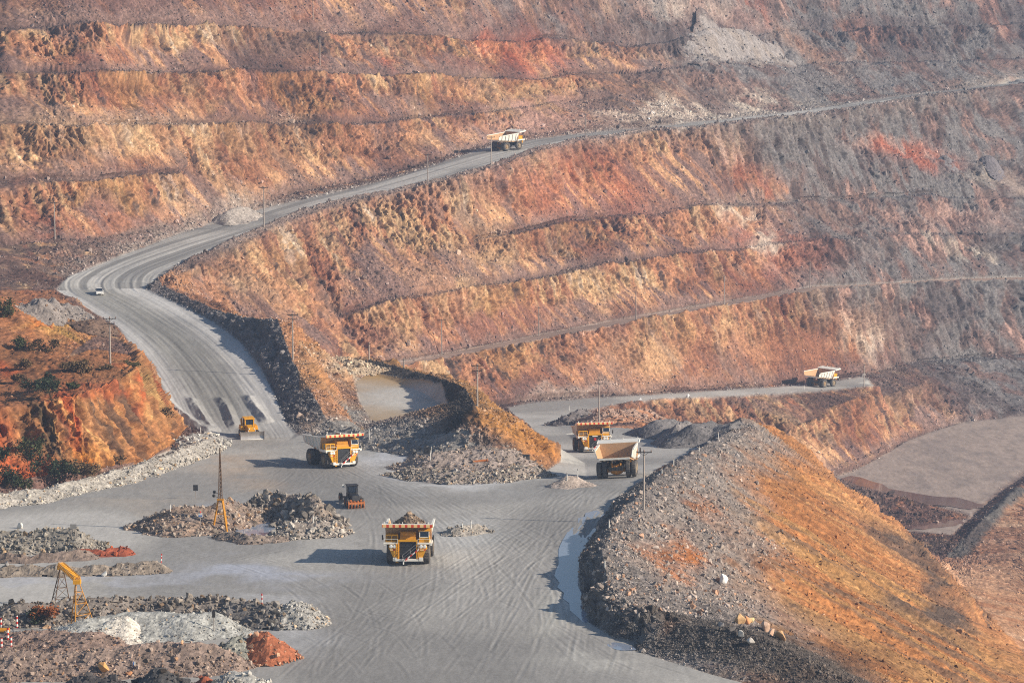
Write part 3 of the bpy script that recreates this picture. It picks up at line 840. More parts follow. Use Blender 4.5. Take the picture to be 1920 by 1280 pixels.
gband = sstep(26, 12, dc + 5 * n2 + 2.5 * n3 - 5 * sstep(430, 360, Y) + 9 * sstep(420, 520, Y))
dsl = mix(dsl, S(150, 140, 134), gband); dsl = mix(dsl, S(196, 120, 56), .9 * blob(1290, 1045, 26, 36, -30) + .8 * blob(1240, 1060, 40, 14, 30) + .7 * blob(1350, 970, 14, 40, -40))
dsl = mix(dsl, S(150, 140, 136), .75 * blob(1430, 1140, 110, 24, 22))
dsl = mix(dsl, S(98, 84, 76), .95 * np.clip(blob(1745, 1080, 28, 55, -20) + blob(1690, 1020, 40, 22, 30) + blob(1800, 1160, 36, 40, -30) + blob(1740, 1150, 60, 14, 10), 0, 1)); dsl = mix(dsl, S(122, 84, 56), .95 * blob(1580, 1225, 140, 30, 14))  # dark rock band; brown terrace has its shade darkened into the colour
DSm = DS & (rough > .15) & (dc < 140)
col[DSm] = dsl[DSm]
PL = in_poly(PX, PY, [(1760, 1060), (1800, 1010), (1920, 890), (2300, 600), (2300, 1500), (1890, 1300)]) & (Y < 800) & (Z > -139.3) & (X > 50) & ~(DS & (dc < 62))
pc = np.empty_like(col); pc[:] = S(208, 160, 124); pc = mix(pc, S(186, 128, 92), .8 * sstep(0, .5, stx + .4 * n3)); pc = mix(pc, S(226, 186, 152), .6 * sstep(.2, .6, stw))
dpb, _, _, _ = seg_dist(X, Y, PB); pc = mix(pc, S(110, 104, 100), sstep(3.6, 1.6, dpb + .6 * n3))
col[PL] = pc[PL]
fbm_ = (seg_dist(X, Y, FC)[0])
paint(S(96, 88, 82), .9 * sstep(9, 5, fbm_), (rough > .1)); paint(S(140, 92, 54), .8 * blob(1225, 1165, 26, 14, 0))
shb, _, _, _ = seg_dist(X, Y, RB); paint(S(120, 114, 110), .85 * sstep(6, 2, shb), (rough > .1))
# fine grain on all rock
_, cv4 = cells(sx / .55, sy / .55, Z / .7, 19)
gr = (.55 * n4 + .4 * (cv2 - .5) * 2 + .5 * (cv3 - .5) * 2 + .5 * (cv4 - .5) * 2)
col *= (1 + .30 * np.clip(gr, -1.6, 1.8) * rough)[..., None]
col = mix(col, col * np.array([.55, .5, .52], np.float32), .65 * sstep(.25, .7, n4 * .6 + n3 * .7 - .1) * rough)

# --- roads, plaza, pit floor
rc = np.empty_like(col); rc[:] = ROADC
big2 = fbm(X / 22, Y / 30, 0 * X, 3, 95)
rc = mix(rc, ROADD, .7 * sstep(-.1, .5, big2)); rc = mix(rc, ROADP, .45 * sstep(.0, .6, -big2))
# pale dust where nobody drives: around the islands, along the edges
edge = sstep(9, 1.5, np.minimum(seg_dist(X, Y, RAMP_R)[0], seg_dist(X, Y, RAMP_L)[0]) + 1.5 * n2)
rc = mix(rc, S(196, 194, 192), .75 * edge * (R_ramp | R_plaza) * (.35 + .65 * rfade)); rc = mix(rc, S(130, 128, 122), .55 * sstep(7, 3, dU) * R_ramp * rfade)
for cx, cy, rx, ry, c, w in ((730, 862, 60, 26, S(188, 190, 196), .9), (860, 912, 150, 9, S(200, 200, 200), .8), (860, 995, 70, 22, S(196, 196, 194), .8), (470, 1075, 170, 16, S(176, 180, 192), .9), (120, 1085, 220, 8, S(180, 182, 190), .7), (1000, 930, 130, 9, S(186, 184, 182), .5),
        (560, 1190, 50, 40, S(192, 192, 194), .8), (520, 1130, 90, 14, S(186, 186, 188), .6), (450, 875, 60, 26, S(178, 160, 142), .8), (250, 930, 120, 14, S(178, 168, 156), .6), (440, 960, 60, 22, S(172, 180, 196), .7), (1030, 1150, 26, 50, S(190, 188, 180), .8), (1120, 1240, 80, 16, S(184, 182, 176), .7), (1250, 840, 70, 22, S(176, 172, 168), .8), (1130, 820, 60, 14, S(160, 158, 156), .5), (480, 820, 60, 16, S(150, 140, 128), .4)):
    rc = mix(rc, c, np.clip(w * blob(cx, cy, rx, ry, 0), 0, 1) * (R_plaza | R_dn))
for ln in ([(870, 1300), (900, 1200), (960, 1090), (1030, 990), (1090, 920), (1140, 880)], [(620, 1300), (680, 1180), (740, 1090), (720, 1010), (650, 930), (560, 860)], [(560, 860), (680, 905), (800, 935), (960, 925), (1110, 885)]):
    dn_ = seg_dist(X, Y, [P(*q, z=zf)[:2] for q in ln])[0]
    rc = mix(rc, ROADD * .86, .55 * sstep(11, 3, dn_ + 2.5 * n2) * R_plaza)
rc *= (1 + .30 * np.clip(tone, -1.4, 1.5))[..., None]
rc *= (1 + .10 * fbm(X / .5, Y / 2.2, 0 * X, 3, 96) + .07 * vnoise(X / .13, Y / .5, 0 * X, 97))[..., None]
rc = mix(rc, S(176, 152, 120), np.where(R_pocket, .75 * sstep(-.5, .4, big2 + .3 * n2), 0)); rc = mix(rc, S(178, 140, 80), np.where(R_pocket, .8 * sstep(735, 700, PY), 0)); rc = mix(rc, S(196, 190, 180), np.where(R_pocket, .8 * blob(780, 760, 40, 14, -20), 0))
pitc = mix(np.broadcast_to(S(168, 152, 142), rc.shape), S(142, 130, 124), .7 * sstep(-.2, .5, .6 * n1 + .6 * fbm(X / 4, Y / 9, 0 * X, 4, 98)))
pitc = pitc * (1 + .16 * vnoise(X / .4, Y / 1.2, 0 * X, 131) + .14 * vnoise(X / 1.1, Y / 4, 0 * X, 132))[..., None]
rc = np.where(((Z < -137.5) & (X > 60))[..., None], pitc, rc); rc = np.where(R_m3[..., None], S(150, 128, 116) * (1 + .15 * n3[..., None]), rc)
upst = fbm(lat / 2.2, aU / 120, 0 * X, 2, 99)
rc = np.where(R_up[..., None], mix(rc, S(120, 118, 116), .7 * sstep(-.1, .4, upst)), rc)
col = mix(col, rc, flatb)
lumc = (col * np.array([.35, .5, .15], np.float32)).sum(-1, keepdims=True); dst = (.08 * rough * (Y > 640))[..., None]; col = col * (1 - dst) + lumc * dst * np.array([1.06, 1.0, 1.0], np.float32)
spk = vnoise(sx / .3, sy / .3, Z / .3, 121)
col *= (1 + .30 * np.clip(spk, -.8, 1) * rough)[..., None]
zone = fbm(sx / 34, sy / 34, Z / 12, 3, 141)
col = mix(col, col * np.array([.62, .52, .52], np.float32), .75 * sstep(.05, .5, zone) * rough * (Y > 640))
col *= (1 - .24 * rough)[..., None]
col = mix(col, col * np.array([.42, .38, .42], np.float32), .6 * sstep(.05, -.4, rid + .25 * n4) * rocky * rough)  # shade in the relief crevices darkened into the rock colour
col = np.clip(col, .01, .9)
print('paint', round(time.time() - T0, 1))
# ------------------------------------------------------------------ materials
def newmat(name):
    m = bpy.data.materials.new(name); m.use_nodes = True
    n = m.node_tree; b = n.nodes['Principled BSDF']
    return m, n, b

def node(n, t, **kw):
    x = n.nodes.new(t)
    for k, v in kw.items():
        if k.startswith('i_'): x.inputs[int(k[2:])].default_value = v
        else: setattr(x, k, v)
    return x

def ground_mat(name, s1, s2, bump, dist, contrast):
    """attribute colour broken up by procedural grain, with stone-sized bump"""
    m, n, b = newmat(name)
    at = node(n, 'ShaderNodeAttribute', attribute_name='Col')
    tc = node(n, 'ShaderNodeTexCoord')
    no = node(n, 'ShaderNodeTexNoise'); no.inputs['Scale'].default_value = s1; no.inputs['Detail'].default_value = 5; no.inputs['Roughness'].default_value = .65
    vo = node(n, 'ShaderNodeTexVoronoi'); vo.inputs['Scale'].default_value = s2
    n.links.new(tc.outputs['Object'], no.inputs['Vector']); n.links.new(tc.outputs['Object'], vo.inputs['Vector'])
    mr = node(n, 'ShaderNodeMapRange'); mr.inputs[1].default_value = .3; mr.inputs[2].default_value = .7; mr.inputs[3].default_value = 1 - contrast; mr.inputs[4].default_value = 1 + contrast
    n.links.new(no.outputs[0], mr.inputs[0])
    sp = node(n, 'ShaderNodeSeparateColor'); n.links.new(vo.outputs['Color'], sp.inputs[0])
    mr2 = node(n, 'ShaderNodeMapRange'); mr2.inputs[3].default_value = 1 - contrast; mr2.inputs[4].default_value = 1 + contrast
    n.links.new(sp.outputs[0], mr2.inputs[0])
    mu = node(n, 'ShaderNodeMath', operation='MULTIPLY'); n.links.new(mr.outputs[0], mu.inputs[0]); n.links.new(mr2.outputs[0], mu.inputs[1])
    vm = node(n, 'ShaderNodeVectorMath', operation='SCALE'); n.links.new(at.outputs['Color'], vm.inputs[0]); n.links.new(mu.outputs[0], vm.inputs['Scale'])
    n.links.new(vm.outputs[0], b.inputs['Base Color'])
    ad = node(n, 'ShaderNodeMath', operation='ADD'); n.links.new(no.outputs[0], ad.inputs[0]); n.links.new(sp.outputs[1], ad.inputs[1])
    bp = node(n, 'ShaderNodeBump'); bp.inputs['Strength'].default_value = bump; bp.inputs['Distance'].default_value = dist
    n.links.new(ad.outputs[0], bp.inputs['Height']); n.links.new(bp.outputs[0], b.inputs['Normal'])
    b.inputs['Roughness'].default_value = .9; b.inputs['Specular IOR Level'].default_value = .2
    return m

M_ROCK = ground_mat('blasted_rock', 1.3, 1.6, .5, .35, .2)
M_ROAD = ground_mat('gravel_road', 2.6, 4.5, .05, .04, .07)
M_HEAP = ground_mat('loose_stone', 2.2, 2.8, .5, .25, .22)

# ------------------------------------------------------------------ assemble terrain objects
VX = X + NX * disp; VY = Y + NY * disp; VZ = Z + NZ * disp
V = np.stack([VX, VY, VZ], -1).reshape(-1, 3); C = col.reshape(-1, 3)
ii = (np.arange(NR - 1)[:, None] * NC + np.arange(NC - 1)[None, :])
Qd = np.stack([ii, ii + 1, ii + NC + 1, ii + NC], -1)
def cell(m): return m[:-1, :-1]
reg = np.zeros((NR - 1, NC - 1), np.int8)                 # 0 pit wall
reg[cell((Y < 640) & (X > 8) & ~(R_dn) & (Z > -139.5) & (DS | PL | (PX > 1080)))] = 4
reg[cell((X < -60) & (Y < 700) & (H | (PX < 330)) & (Y > 330))] = 3
reg[cell((X > -70) & (X <= 40) & (Y > 430) & (Y < 720) & ((dR < 18) | mid | (dRim < 15)))] = 5
reg[cell((flatb > .5) & R_plaza)] = 1
reg[cell((flatb > .5) & (R_ramp | R_up | R_dn))] = 2
reg[cell((flatb > .5) & R_pit)] = 6
reg[cell(R_m3)] = 7
reg[cell(R_pocket)] = 8
names = {0: ('pit_wall', 'terraced orange and grey rock wall of the open pit', M_ROCK), 1: ('ground', 'flat grey gravel yard where the haul roads meet', M_ROAD), 2: ('haul_road', 'grey gravel haul road climbing round the pit', M_ROAD),
         3: ('hillside', 'orange earth hill with a cut face left of the ramp', M_ROCK), 4: ('spoil_slope', 'ochre and grey dump slope falling into the pit on the right', M_ROCK), 5: ('rock_ridge', 'grey and ochre rock ridge between ramp and pit', M_ROCK),
         6: ('pit_floor', 'flat grey brown floor at the bottom of the pit', M_ROAD), 7: ('bench_track', 'narrow track along the bench with utility poles', M_ROAD), 8: ('dirt_flat', 'small tan dirt flat behind the ramp ridge', M_ROAD)}
for r, (nm, lab, mt) in names.items():
    q = Qd[reg == r].reshape(-1, 4)
    if not len(q): continue
    u, invx = np.unique(q, return_inverse=True)
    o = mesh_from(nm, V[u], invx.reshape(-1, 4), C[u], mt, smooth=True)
    tag(o, lab, 'terrain', kind='structure')
print('terrain built', round(time.time() - T0, 1))
# ------------------------------------------------------------------ air
def box_mesh(name, lo, hi, mat):
    me = bpy.data.meshes.new(name)
    v = [(x, y, z) for x in (lo[0], hi[0]) for y in (lo[1], hi[1]) for z in (lo[2], hi[2])]
    f = [(0, 1, 3, 2), (4, 6, 7, 5), (0, 4, 5, 1), (2, 3, 7, 6), (0, 2, 6, 4), (1, 5, 7, 3)]
    me.from_pydata(v, [], f); me.update(); me.materials.append(mat)
    o = bpy.data.objects.new(name, me); COL.objects.link(o); return o
hm = bpy.data.materials.new('haze'); hm.use_nodes = True
hn = hm.node_tree; hn.nodes.remove(hn.nodes['Principled BSDF'])
pv = hn.nodes.new('ShaderNodeVolumePrincipled')
pv.inputs['Color'].default_value = (.52, .68, 1.0, 1); pv.inputs['Density'].default_value = .00020; pv.inputs['Anisotropy'].default_value = .1
hn.links.new(pv.outputs[0], hn.nodes['Material Output'].inputs['Volume'])
zmax = float(max(V[:, 2].max(), 10)) + 25; zmin = float(V[:, 2].min()) - 1.0
xm = float(np.abs(V[:, 0]).max()) + 5
hz = box_mesh('haze', (-xm, -6, zmin), (xm, float(V[:, 1].max()) + 6, zmax), hm)
tag(hz, 'thin blue haze filling the open pit', 'haze', kind='stuff')
# ------------------------------------------------------------------ stones
def rock_templates(n=8, seed=3):
    r = np.random.default_rng(seed); T = []
    for k in range(n):
        bm = bmesh.new()
        pts = r.normal(size=(11, 3)); pts /= np.linalg.norm(pts, axis=1)[:, None]
        pts *= r.uniform(.75, 1.1, (11, 1)); pts *= np.array([1.0, r.uniform(.6, .95), r.uniform(.5, .85)])
        vs = [bm.verts.new(p) for p in pts]
        res = bmesh.ops.convex_hull(bm, input=vs)
        bmesh.ops.delete(bm, geom=[v for v in bm.verts if not v.link_faces], context='VERTS')
        bmesh.ops.triangulate(bm, faces=bm.faces[:])
        bm.verts.index_update()
        T.append((np.array([v.co[:] for v in bm.verts], np.float32), np.array([[v.index for v in f.verts] for f in bm.faces], np.int32)))
        bm.free()
    return T
RT = rock_templates()

def rot_mats(n, r):
    q = r.normal(size=(n, 4)); q /= np.linalg.norm(q, axis=1)[:, None]
    w, x, y, z = q.T
    return np.stack([1 - 2 * (y * y + z * z), 2 * (x * y - z * w), 2 * (x * z + y * w), 2 * (x * y + z * w), 1 - 2 * (x * x + z * z), 2 * (y * z - x * w),
                     2 * (x * z - y * w), 2 * (y * z + x * w), 1 - 2 * (x * x + y * y)], -1).reshape(n, 3, 3).astype(np.float32)

def rocks(pos, size, colr, seed=1):
    """merged stone geometry: vertices, triangles, colours"""
    r = np.random.default_rng(seed); n = len(pos)
    R = rot_mats(n, r); ti = r.integers(0, len(RT), n)
    Vs, Fs, Cs, off = [], [], [], 0
    for t, (tv, tf) in enumerate(RT):
        m = np.nonzero(ti == t)[0]
        if not len(m): continue
        v = np.einsum('nij,kj->nki', R[m], tv) * size[m][:, None, None] + pos[m][:, None, :]
        Vs.append(v.reshape(-1, 3)); k = len(tv)
        Fs.append((tf[None] + (np.arange(len(m)) * k)[:, None, None]).reshape(-1, 3) + off)
        Cs.append(np.repeat(colr[m], k, axis=0)); off += len(m) * k
    return np.concatenate(Vs), np.concatenate(Fs), np.concatenate(Cs)

# loose rubble over benches, toes, berms and slopes: nobody could count it
def grain_w():
    w = .25 * rough * np.clip(1.1 - face * 1.6, 0, 1) * talus + .45 * rough * (gl < .5) * (Y > 660) + .10 * rough * (gl < .5) + .5 * rough * gband * DSm + .02 * rough
    w = w + .5 * rough * np.exp(-(dl / 4) ** 2) + .3 * rough * np.exp(-(dr / 3) ** 2) + .6 * rg * rough + .5 * (shb < 7) * rough + .8 * (fbm_ < 7) * rough + .4 * (dRim < 7) * rough + .35 * mid * rough
    w = w * np.where(hillm, .15, 1) * ((PX > -150) & (PX < 2070) & (PY > -40) & (PY < 1340))
    return w
gwt = grain_w().ravel(); gwt = np.clip(gwt, 0, None)
N = 110000
pick = rng.choice(len(gwt), N, p=gwt / gwt.sum())
rp = V[pick].copy(); rd = Y.ravel()[pick]
pxs = 5.33 / rd * 1000                                             # photo pixels per metre
sz = np.exp(rng.normal(0, .5, N)) * 1.15 / pxs * 1.0
sz = np.clip(sz, .10, 1.1) * np.where(rng.random(N) < .04, 2.0, 1.0)
rc_ = C[pick] * rng.uniform(.9, 2.1, (N, 1)).astype(np.float32)
lum = rc_.mean(1, keepdims=True); rc_ = rc_ * .6 + lum * .4 * np.array([1.05, 1.0, .97], np.float32)
rc_ = np.clip(rc_, .02, .8)
rp[:, 2] += sz * .25
gw2 = (gband * DSm * rough * ((PX > 1080) & (PX < 1560) & (PY < 1150))).ravel(); p2 = rng.choice(len(gw2), 2600, p=gw2 / gw2.sum())
s2 = np.clip(np.exp(rng.normal(-1.5, .5, 2600)), .10, .7); c2 = np.array(S(172, 158, 148))[None] * rng.uniform(.55, 1.35, (2600, 1)); tw2 = rng.random((2600, 1)) < .2; c2 = np.where(tw2, c2 * np.array([1.2, .88, .68]), c2)
q2 = V[p2].copy(); q2[:, 2] += s2 * .3
gw3 = (DSm * (gband < .5) * (PX < 1960)).astype(np.float64).ravel(); p3 = rng.choice(len(gw3), 5200, p=gw3 / gw3.sum()); s3 = np.clip(np.exp(rng.normal(-2.0, .5, 5200)), .07, .5); q3 = V[p3].copy(); q3[:, 2] += s3 * .3
rp = np.concatenate([rp, q2, q3]); sz = np.concatenate([sz, s2, s3]); rc_ = np.concatenate([rc_, np.clip(c2, .03, .8), np.clip(C[p3] * rng.uniform(.5, 1.9, (5200, 1)), .03, .8)])
v, f, c = rocks(rp, sz.astype(np.float32), rc_.astype(np.float32), 5)
M_STONE = ground_mat('broken_stone', 1.4, 2.0, .25, .1, .14)
tag(mesh_from('rubble', v, f, c, M_STONE), 'broken rock and boulders strewn over benches and slopes', 'rubble', kind='stuff')
print('rubble', len(f), round(time.time() - T0, 1))

# ------------------------------------------------------------------ heaps and berms
HEAPS = []
def heap(name, label, cat, spine, h, w, color, rock=None, nrock=300, rsize=.3, group=None, cell_=.33, rel=1.0, rcol=None, peak=.12, cols2=None, seed=None, D0=None, level=False, edgecol=None):
    """a ridge or cone of loose material: spine = photo pixels of the base centre; h, w = height and half width"""
    sd = seed or (len(HEAPS) + 11)
    r = np.random.default_rng(sd)
    sp = []
    for p in spine:
        sp.append((p[0], p[1]) if len(p) == 2 and D0 == 'w' else (hit(p[0], p[1])[:2] if len(p) == 2 else P(p[0], p[1], D=p[2])[:2]))
    if len(sp) == 1: sp = [sp[0], (sp[0][0] + .05, sp[0][1])]
    a = np.array(sp)
    x0, x1 = a[:, 0].min() - w * 1.3, a[:, 0].max() + w * 1.3; y0, y1 = a[:, 1].min() - w * 1.3, a[:, 1].max() + w * 1.3
    nx, ny = int((x1 - x0) / cell_) + 1, int((y1 - y0) / cell_) + 1
    gx_, gy_ = np.meshgrid(np.linspace(x0, x1, nx), np.linspace(y0, y1, ny))
    d, arc, _, _ = seg_dist(gx_, gy_, sp)
    nz = lambda s, k, o=2: fbm(gx_ / s, gy_ / s, np.full(gx_.shape, k * 3.7 + sd), o, 200 + k)
    ww = w * (1 + .28 * nz(w * .9, 1)); hh = h * (1 + .30 * nz(w * 1.1, 2))
    t = 1 - d / ww
    sm = peak
    prof_ = np.where(t > 1 - sm, 1 - sm / 2 - ((1 - t) ** 2) / (2 * sm) if sm > 0 else t, t)
    H_ = hh * prof_
    g = ground(gx_, gy_) + .02
    keep = H_ > -.12
    if level:        # a heap leaning against a wall keeps its own cone shape
        z0 = min(float(ground(q[0], q[1])) for q in sp)
        keep = (z0 + H_ > g - 1.2) & (H_ > -.5)
        rest = g; g = np.full(gx_.shape, z0)
    _, cvb = cells(gx_ / (.9 * rel), gy_ / (.9 * rel), H_ / .8, 210 + sd)
    rl = rel * np.clip(H_ / .5, 0, 1) * (.22 * nz(1.6, 3, 3) + .10 * nz(.6, 4) + .20 * (cvb - .5))
    zz = g + (H_ if level else np.maximum(H_, -.25)) + rl
    idx_ = -np.ones(gx_.shape, int); 
    ck = keep[:-1, :-1] & keep[1:, :-1] & keep[:-1, 1:] & keep[1:, 1:]
    id0 = np.arange(nx * ny).reshape(ny, nx)
    q = np.stack([id0[:-1, :-1], id0[:-1, 1:], id0[1:, 1:], id0[1:, :-1]], -1)[ck]
    vv_ = np.stack([gx_, gy_, zz], -1).reshape(-1, 3).astype(np.float32)
    colr = np.empty(gx_.shape + (3,), np.float32); colr[:] = color
    if cols2 is not None: colr = mix(colr, cols2, sstep(-.15, .35, nz(3.5, 6, 3)))
    if edgecol is not None: colr = mix(colr, edgecol, sstep(1.8, .1, H_ + .8 * nz(2.5, 8)))
    colr *= (1 + .22 * nz(.9, 7) + .30 * (cvb - .5))[..., None]
    colr = np.clip(colr, .01, .9).reshape(-1, 3)
    u, iv = np.unique(q, return_inverse=True); q = iv.reshape(-1, 4)
    tri = np.concatenate([q[:, [0, 1, 2]], q[:, [0, 2, 3]]])
    Vh, Fh, Ch = vv_[u], tri, colr[u]
    if nrock:
        cand = np.nonzero(((H_ > -.05) & keep).ravel())[0]
        wt = (.35 + np.clip(1 - H_.ravel()[cand] / h, 0, 1)); pk = r.choice(cand, nrock, p=wt / wt.sum())
        ps = vv_[pk] + np.stack([r.uniform(-.15, .15, nrock)] * 2 + [np.zeros(nrock)], -1)
        s_ = np.clip(np.exp(r.normal(0, .62, nrock)) * rsize * .5, .06, rsize * 2.1)
        base = np.array(rcol if rcol is not None else color, np.float32)[None] * r.uniform(.42, 1.3, (nrock, 1))
        tw = r.random((nrock, 1)) < .10; base = np.where(tw, base * np.array([1.18, .92, .68]), base)
        ps[:, 2] += s_ * .3
        rv, rf, rcc = rocks(ps.astype(np.float32), s_.astype(np.float32), np.clip(base, .02, .85).astype(np.float32), sd)
        Fh = np.concatenate([Fh, rf + len(Vh)]); Vh = np.concatenate([Vh, rv]); Ch = np.concatenate([Ch, rcc])
    ctr = Vh.mean(0); ctr[2] = Vh[:, 2].min()
    o = mesh_from(name, Vh - ctr, Fh, Ch, M_HEAP)
    o.location = ctr.tolist()
    tag(o, label, cat, group)
    HEAPS.append((sp, gx_, gy_, zz, keep))
    return o

def top_z(X_, Y_):
    """height of ground or of any heap lying on it"""
    z = float(ground(X_, Y_))
    for sp, gx_, gy_, zz, keep in HEAPS:
        if gx_[0, 0] <= X_ <= gx_[0, -1] and gy_[0, 0] <= Y_ <= gy_[-1, 0]:
            i = int(round((X_ - gx_[0, 0]) / (gx_[0, 1] - gx_[0, 0]))); j = int(round((Y_ - gy_[0, 0]) / (gy_[1, 0] - gy_[0, 0])))
            if keep[j, i]: z = max(z, float(zz[j, i]))
    return z

def top_hit(x, y, dmin=280.0, dmax=1300.0):
    p = hit(x, y)
    a, b = ray(x, y)
    d = p[1] - 60 if p[1] > dmin + 60 else dmin
    while d < p[1]:
        if b * d <= top_z(a * d, d): return (a * d, d, b * d)
        d += .25
    return p

gG, gP, gB, gT = S(158, 154, 150), S(206, 202, 194), S(122, 116, 112), S(150, 132, 118)
heap('rubble_berm', 'long pale rubble berm along the foot of the orange cliff', 'berm', [(-70, 955), (60, 938), (160, 916), (260, 888), (330, 866), (392, 838)], 1.6, 3.6, S(168, 162, 154), nrock=3600, rsize=.22, rcol=S(196, 188, 176), rel=.8)
heap('rubble_heap', 'grey rubble heap at the right end of the cliff berm', 'rubble heap', [(352, 838), (382, 832)], 2.3, 4.2, gG, nrock=500, rsize=.4, rcol=S(205, 200, 192))
heap('rubble_bank', 'boulder-strewn grey bank at the left edge, beside a red soil strip', 'bank', [(-60, 1030), (60, 1030), (140, 1030)], 2.6, 4.3, S(140, 134, 126), nrock=2600, rsize=.28, rcol=S(166, 158, 146))
heap('soil_strip', 'low strip of red soil ending the boulder bank', 'soil heap', [(150, 1042), (232, 1038)], .95, 1.7, S(152, 82, 60), nrock=60, rsize=.25, rcol=S(170, 90, 60), cell_=.2)
heap('earth_bank', 'low brown earth bank along the front of the boulder bank', 'bank', [(-60, 1053), (60, 1052), (160, 1046)], 1.0, 2.2, S(132, 116, 106), nrock=120, rsize=.2)
heap('earth_kerb', 'straight low earth bank between two grey tracks at left', 'bank', [(-60, 1078), (150, 1076), (296, 1070)], 1.35, 2.0, S(142, 130, 118), nrock=350, rsize=.18, cell_=.25)
heap('rubble_bank', 'long dark rubble bank behind the gravel piles at lower left', 'bank', [(-60, 1172), (120, 1160), (260, 1150), (400, 1150), (470, 1152)], 2.2, 4.2, S(126, 118, 112), nrock=2600, rsize=.4, rcol=S(150, 140, 130))
heap('gravel_pile', 'wide grey gravel pile behind the lattice gantry', 'gravel pile', [(150, 1196), (230, 1186), (330, 1184), (400, 1182)], 2.7, 5.0, S(168, 168, 164), nrock=1600, rsize=.16, rel=.5, rcol=S(180, 178, 172), cell_=.25)
heap('gravel_pile', 'bright white gravel cone in front of the grey gravel pile', 'gravel pile', [(205, 1196), (236, 1195)], 2.35, 4.2, S(226, 218, 206), nrock=900, rsize=.12, rel=.35, rcol=S(230, 222, 212), cell_=.2)
heap('rubble_heap', 'dark rubble heap joining the light grey cone at lower left', 'rubble heap', [(440, 1165), (500, 1168)], 2.6, 4.2, S(110, 106, 104), nrock=600, rsize=.38, rcol=S(140, 134, 128))
heap('stone_cone', 'tall light grey cone of stones at the end of the rubble bank', 'stone heap', [(545, 1168), (558, 1168)], 3.2, 4.6, S(160, 158, 154), nrock=1500, rsize=.2, rcol=S(184, 180, 174), rel=1.0)
heap('gravel_mound', 'purple-brown gravel mound under the lattice gantry', 'gravel mound', [(40, 1208), (100, 1208), (160, 1212)], 2.0, 5.0, S(140, 120, 110), nrock=1400, rsize=.2, rcol=S(160, 140, 128))
heap('gravel_bank', 'broad brown gravel bank across the lower left corner', 'gravel bank', [(-60, 1262), (150, 1256), (300, 1252), (400, 1250)], 2.6, 5.2, S(142, 124, 114), nrock=4200, rsize=.2, rcol=S(170, 150, 136), cell_=.25)
heap('stone_heap', 'greenish grey stone heap beside the red soil cone', 'stone heap', [(432, 1238), (450, 1236)], 2.8, 3.6, S(138, 138, 130), nrock=700, rsize=.26, rcol=S(160, 158, 150))
heap('soil_cone', 'red-brown soil cone with stones at the end of the gravel bank', 'soil heap', [(486, 1236), (500, 1236)], 3.5, 4.0, S(160, 98, 70), nrock=260, rsize=.3, rcol=S(205, 160, 130), rel=.8)
heap('rubble_heap', 'dark rubble heap at the bottom edge with orange boulders on it', 'rubble heap', [(150, 1300), (190, 1302)], 2.9, 4.0, S(86, 82, 82), nrock=300, rsize=.35)
heap('rubble_heap', 'dark jagged rubble heap at the bottom edge below the blue sign', 'rubble heap', [(290, 1300), (318, 1300)], 2.8, 3.6, S(84, 82, 82), nrock=350, rsize=.35)
heap('soil_strip', 'small red soil patch at the bottom edge between two rubble heaps', 'soil heap', [(385, 1288)], 1.2, 2.0, S(152, 86, 62), nrock=40, rsize=.2, cell_=.2)
heap('rubble_heap', 'pale grey stone heap at the bottom edge next to the road', 'rubble heap', [(430, 1297), (470, 1298)], 2.1, 3.0, S(166, 164, 160), nrock=500, rsize=.28, rcol=S(200, 196, 190))
heap('traffic_island', 'brown rubble island under the yellow mast', 'traffic island', [(330, 990), (400, 985), (430, 975)], 3.0, 6.4, S(146, 126, 112), nrock=1700, rsize=.32, rcol=S(176, 160, 146), cols2=S(124, 112, 106))
heap('traffic_island', 'dark rocky island right of the little pond', 'traffic island', [(510, 962), (560, 968), (590, 985)], 3.5, 5.6, S(118, 110, 106), nrock=1600, rsize=.45, rcol=S(150, 142, 134), cols2=S(146, 132, 120), rel=1.5)
heap('rubble_heap', 'grey stone lobe on the front right of the pond', 'rubble heap', [(545, 1005), (610, 1002)], 1.9, 3.6, S(150, 140, 132), nrock=900, rsize=.32, rcol=S(188, 180, 170))
heap('rubble_heap', 'low stony lip closing the front of the pond', 'rubble heap', [(425, 1008), (470, 1016), (520, 1012)], .8, 1.9, S(140, 126, 116), nrock=260, rsize=.22, cell_=.22)
heap('traffic_island', 'tiny pale stone island with two white marker posts', 'traffic island', [(858, 1000), (892, 996)], 1.1, 2.4, S(166, 158, 148), nrock=160, rsize=.28, cell_=.2)
heap('dirt_pile', 'small smooth dirt pile with two posts beside the white dump truck', 'dirt pile', [(1062, 912), (1080, 910)], 1.5, 3.0, S(172, 158, 148), nrock=60, rsize=.15, rel=.4, cell_=.2)
heap('spoil_pile', 'dark grey spoil pile at the end of the muddy flat', 'spoil pile', [(1232, 822, 574), (1262, 818, 578)], 3.4, 6.4, S(120, 116, 116), nrock=200, rsize=.2, rel=.6)
heap('spoil_pile', 'second dark spoil pile, touching the crest of the big slope', 'spoil pile', [(1300, 838, 556), (1335, 828, 566)], 4.0, 6.6, S(116, 112, 112), nrock=200, rsize=.2, rel=.6)
heap('spoil_pile', 'grey spoil pile between the dark piles and the crest', 'spoil pile', [(1268, 832, 562), (1290, 826, 570)], 3.4, 6.0, S(136, 130, 128), nrock=200, rsize=.2, rel=.6)
heap('rubble_mound', 'dark rubble mound beside the road going down into the pit', 'rubble mound', [(1060, 795, 655), (1095, 792, 662)], 2.8, 5.0, S(122, 114, 112), nrock=300, rsize=.35)
heap('rubble_mound', 'orange-grey rubble mound under the pole by the pit road', 'rubble mound', [(1130, 800, 650), (1180, 796, 662), (1225, 792, 680)], 3.0, 8.0, S(168, 140, 124), nrock=700, rsize=.45, cols2=S(186, 136, 106))
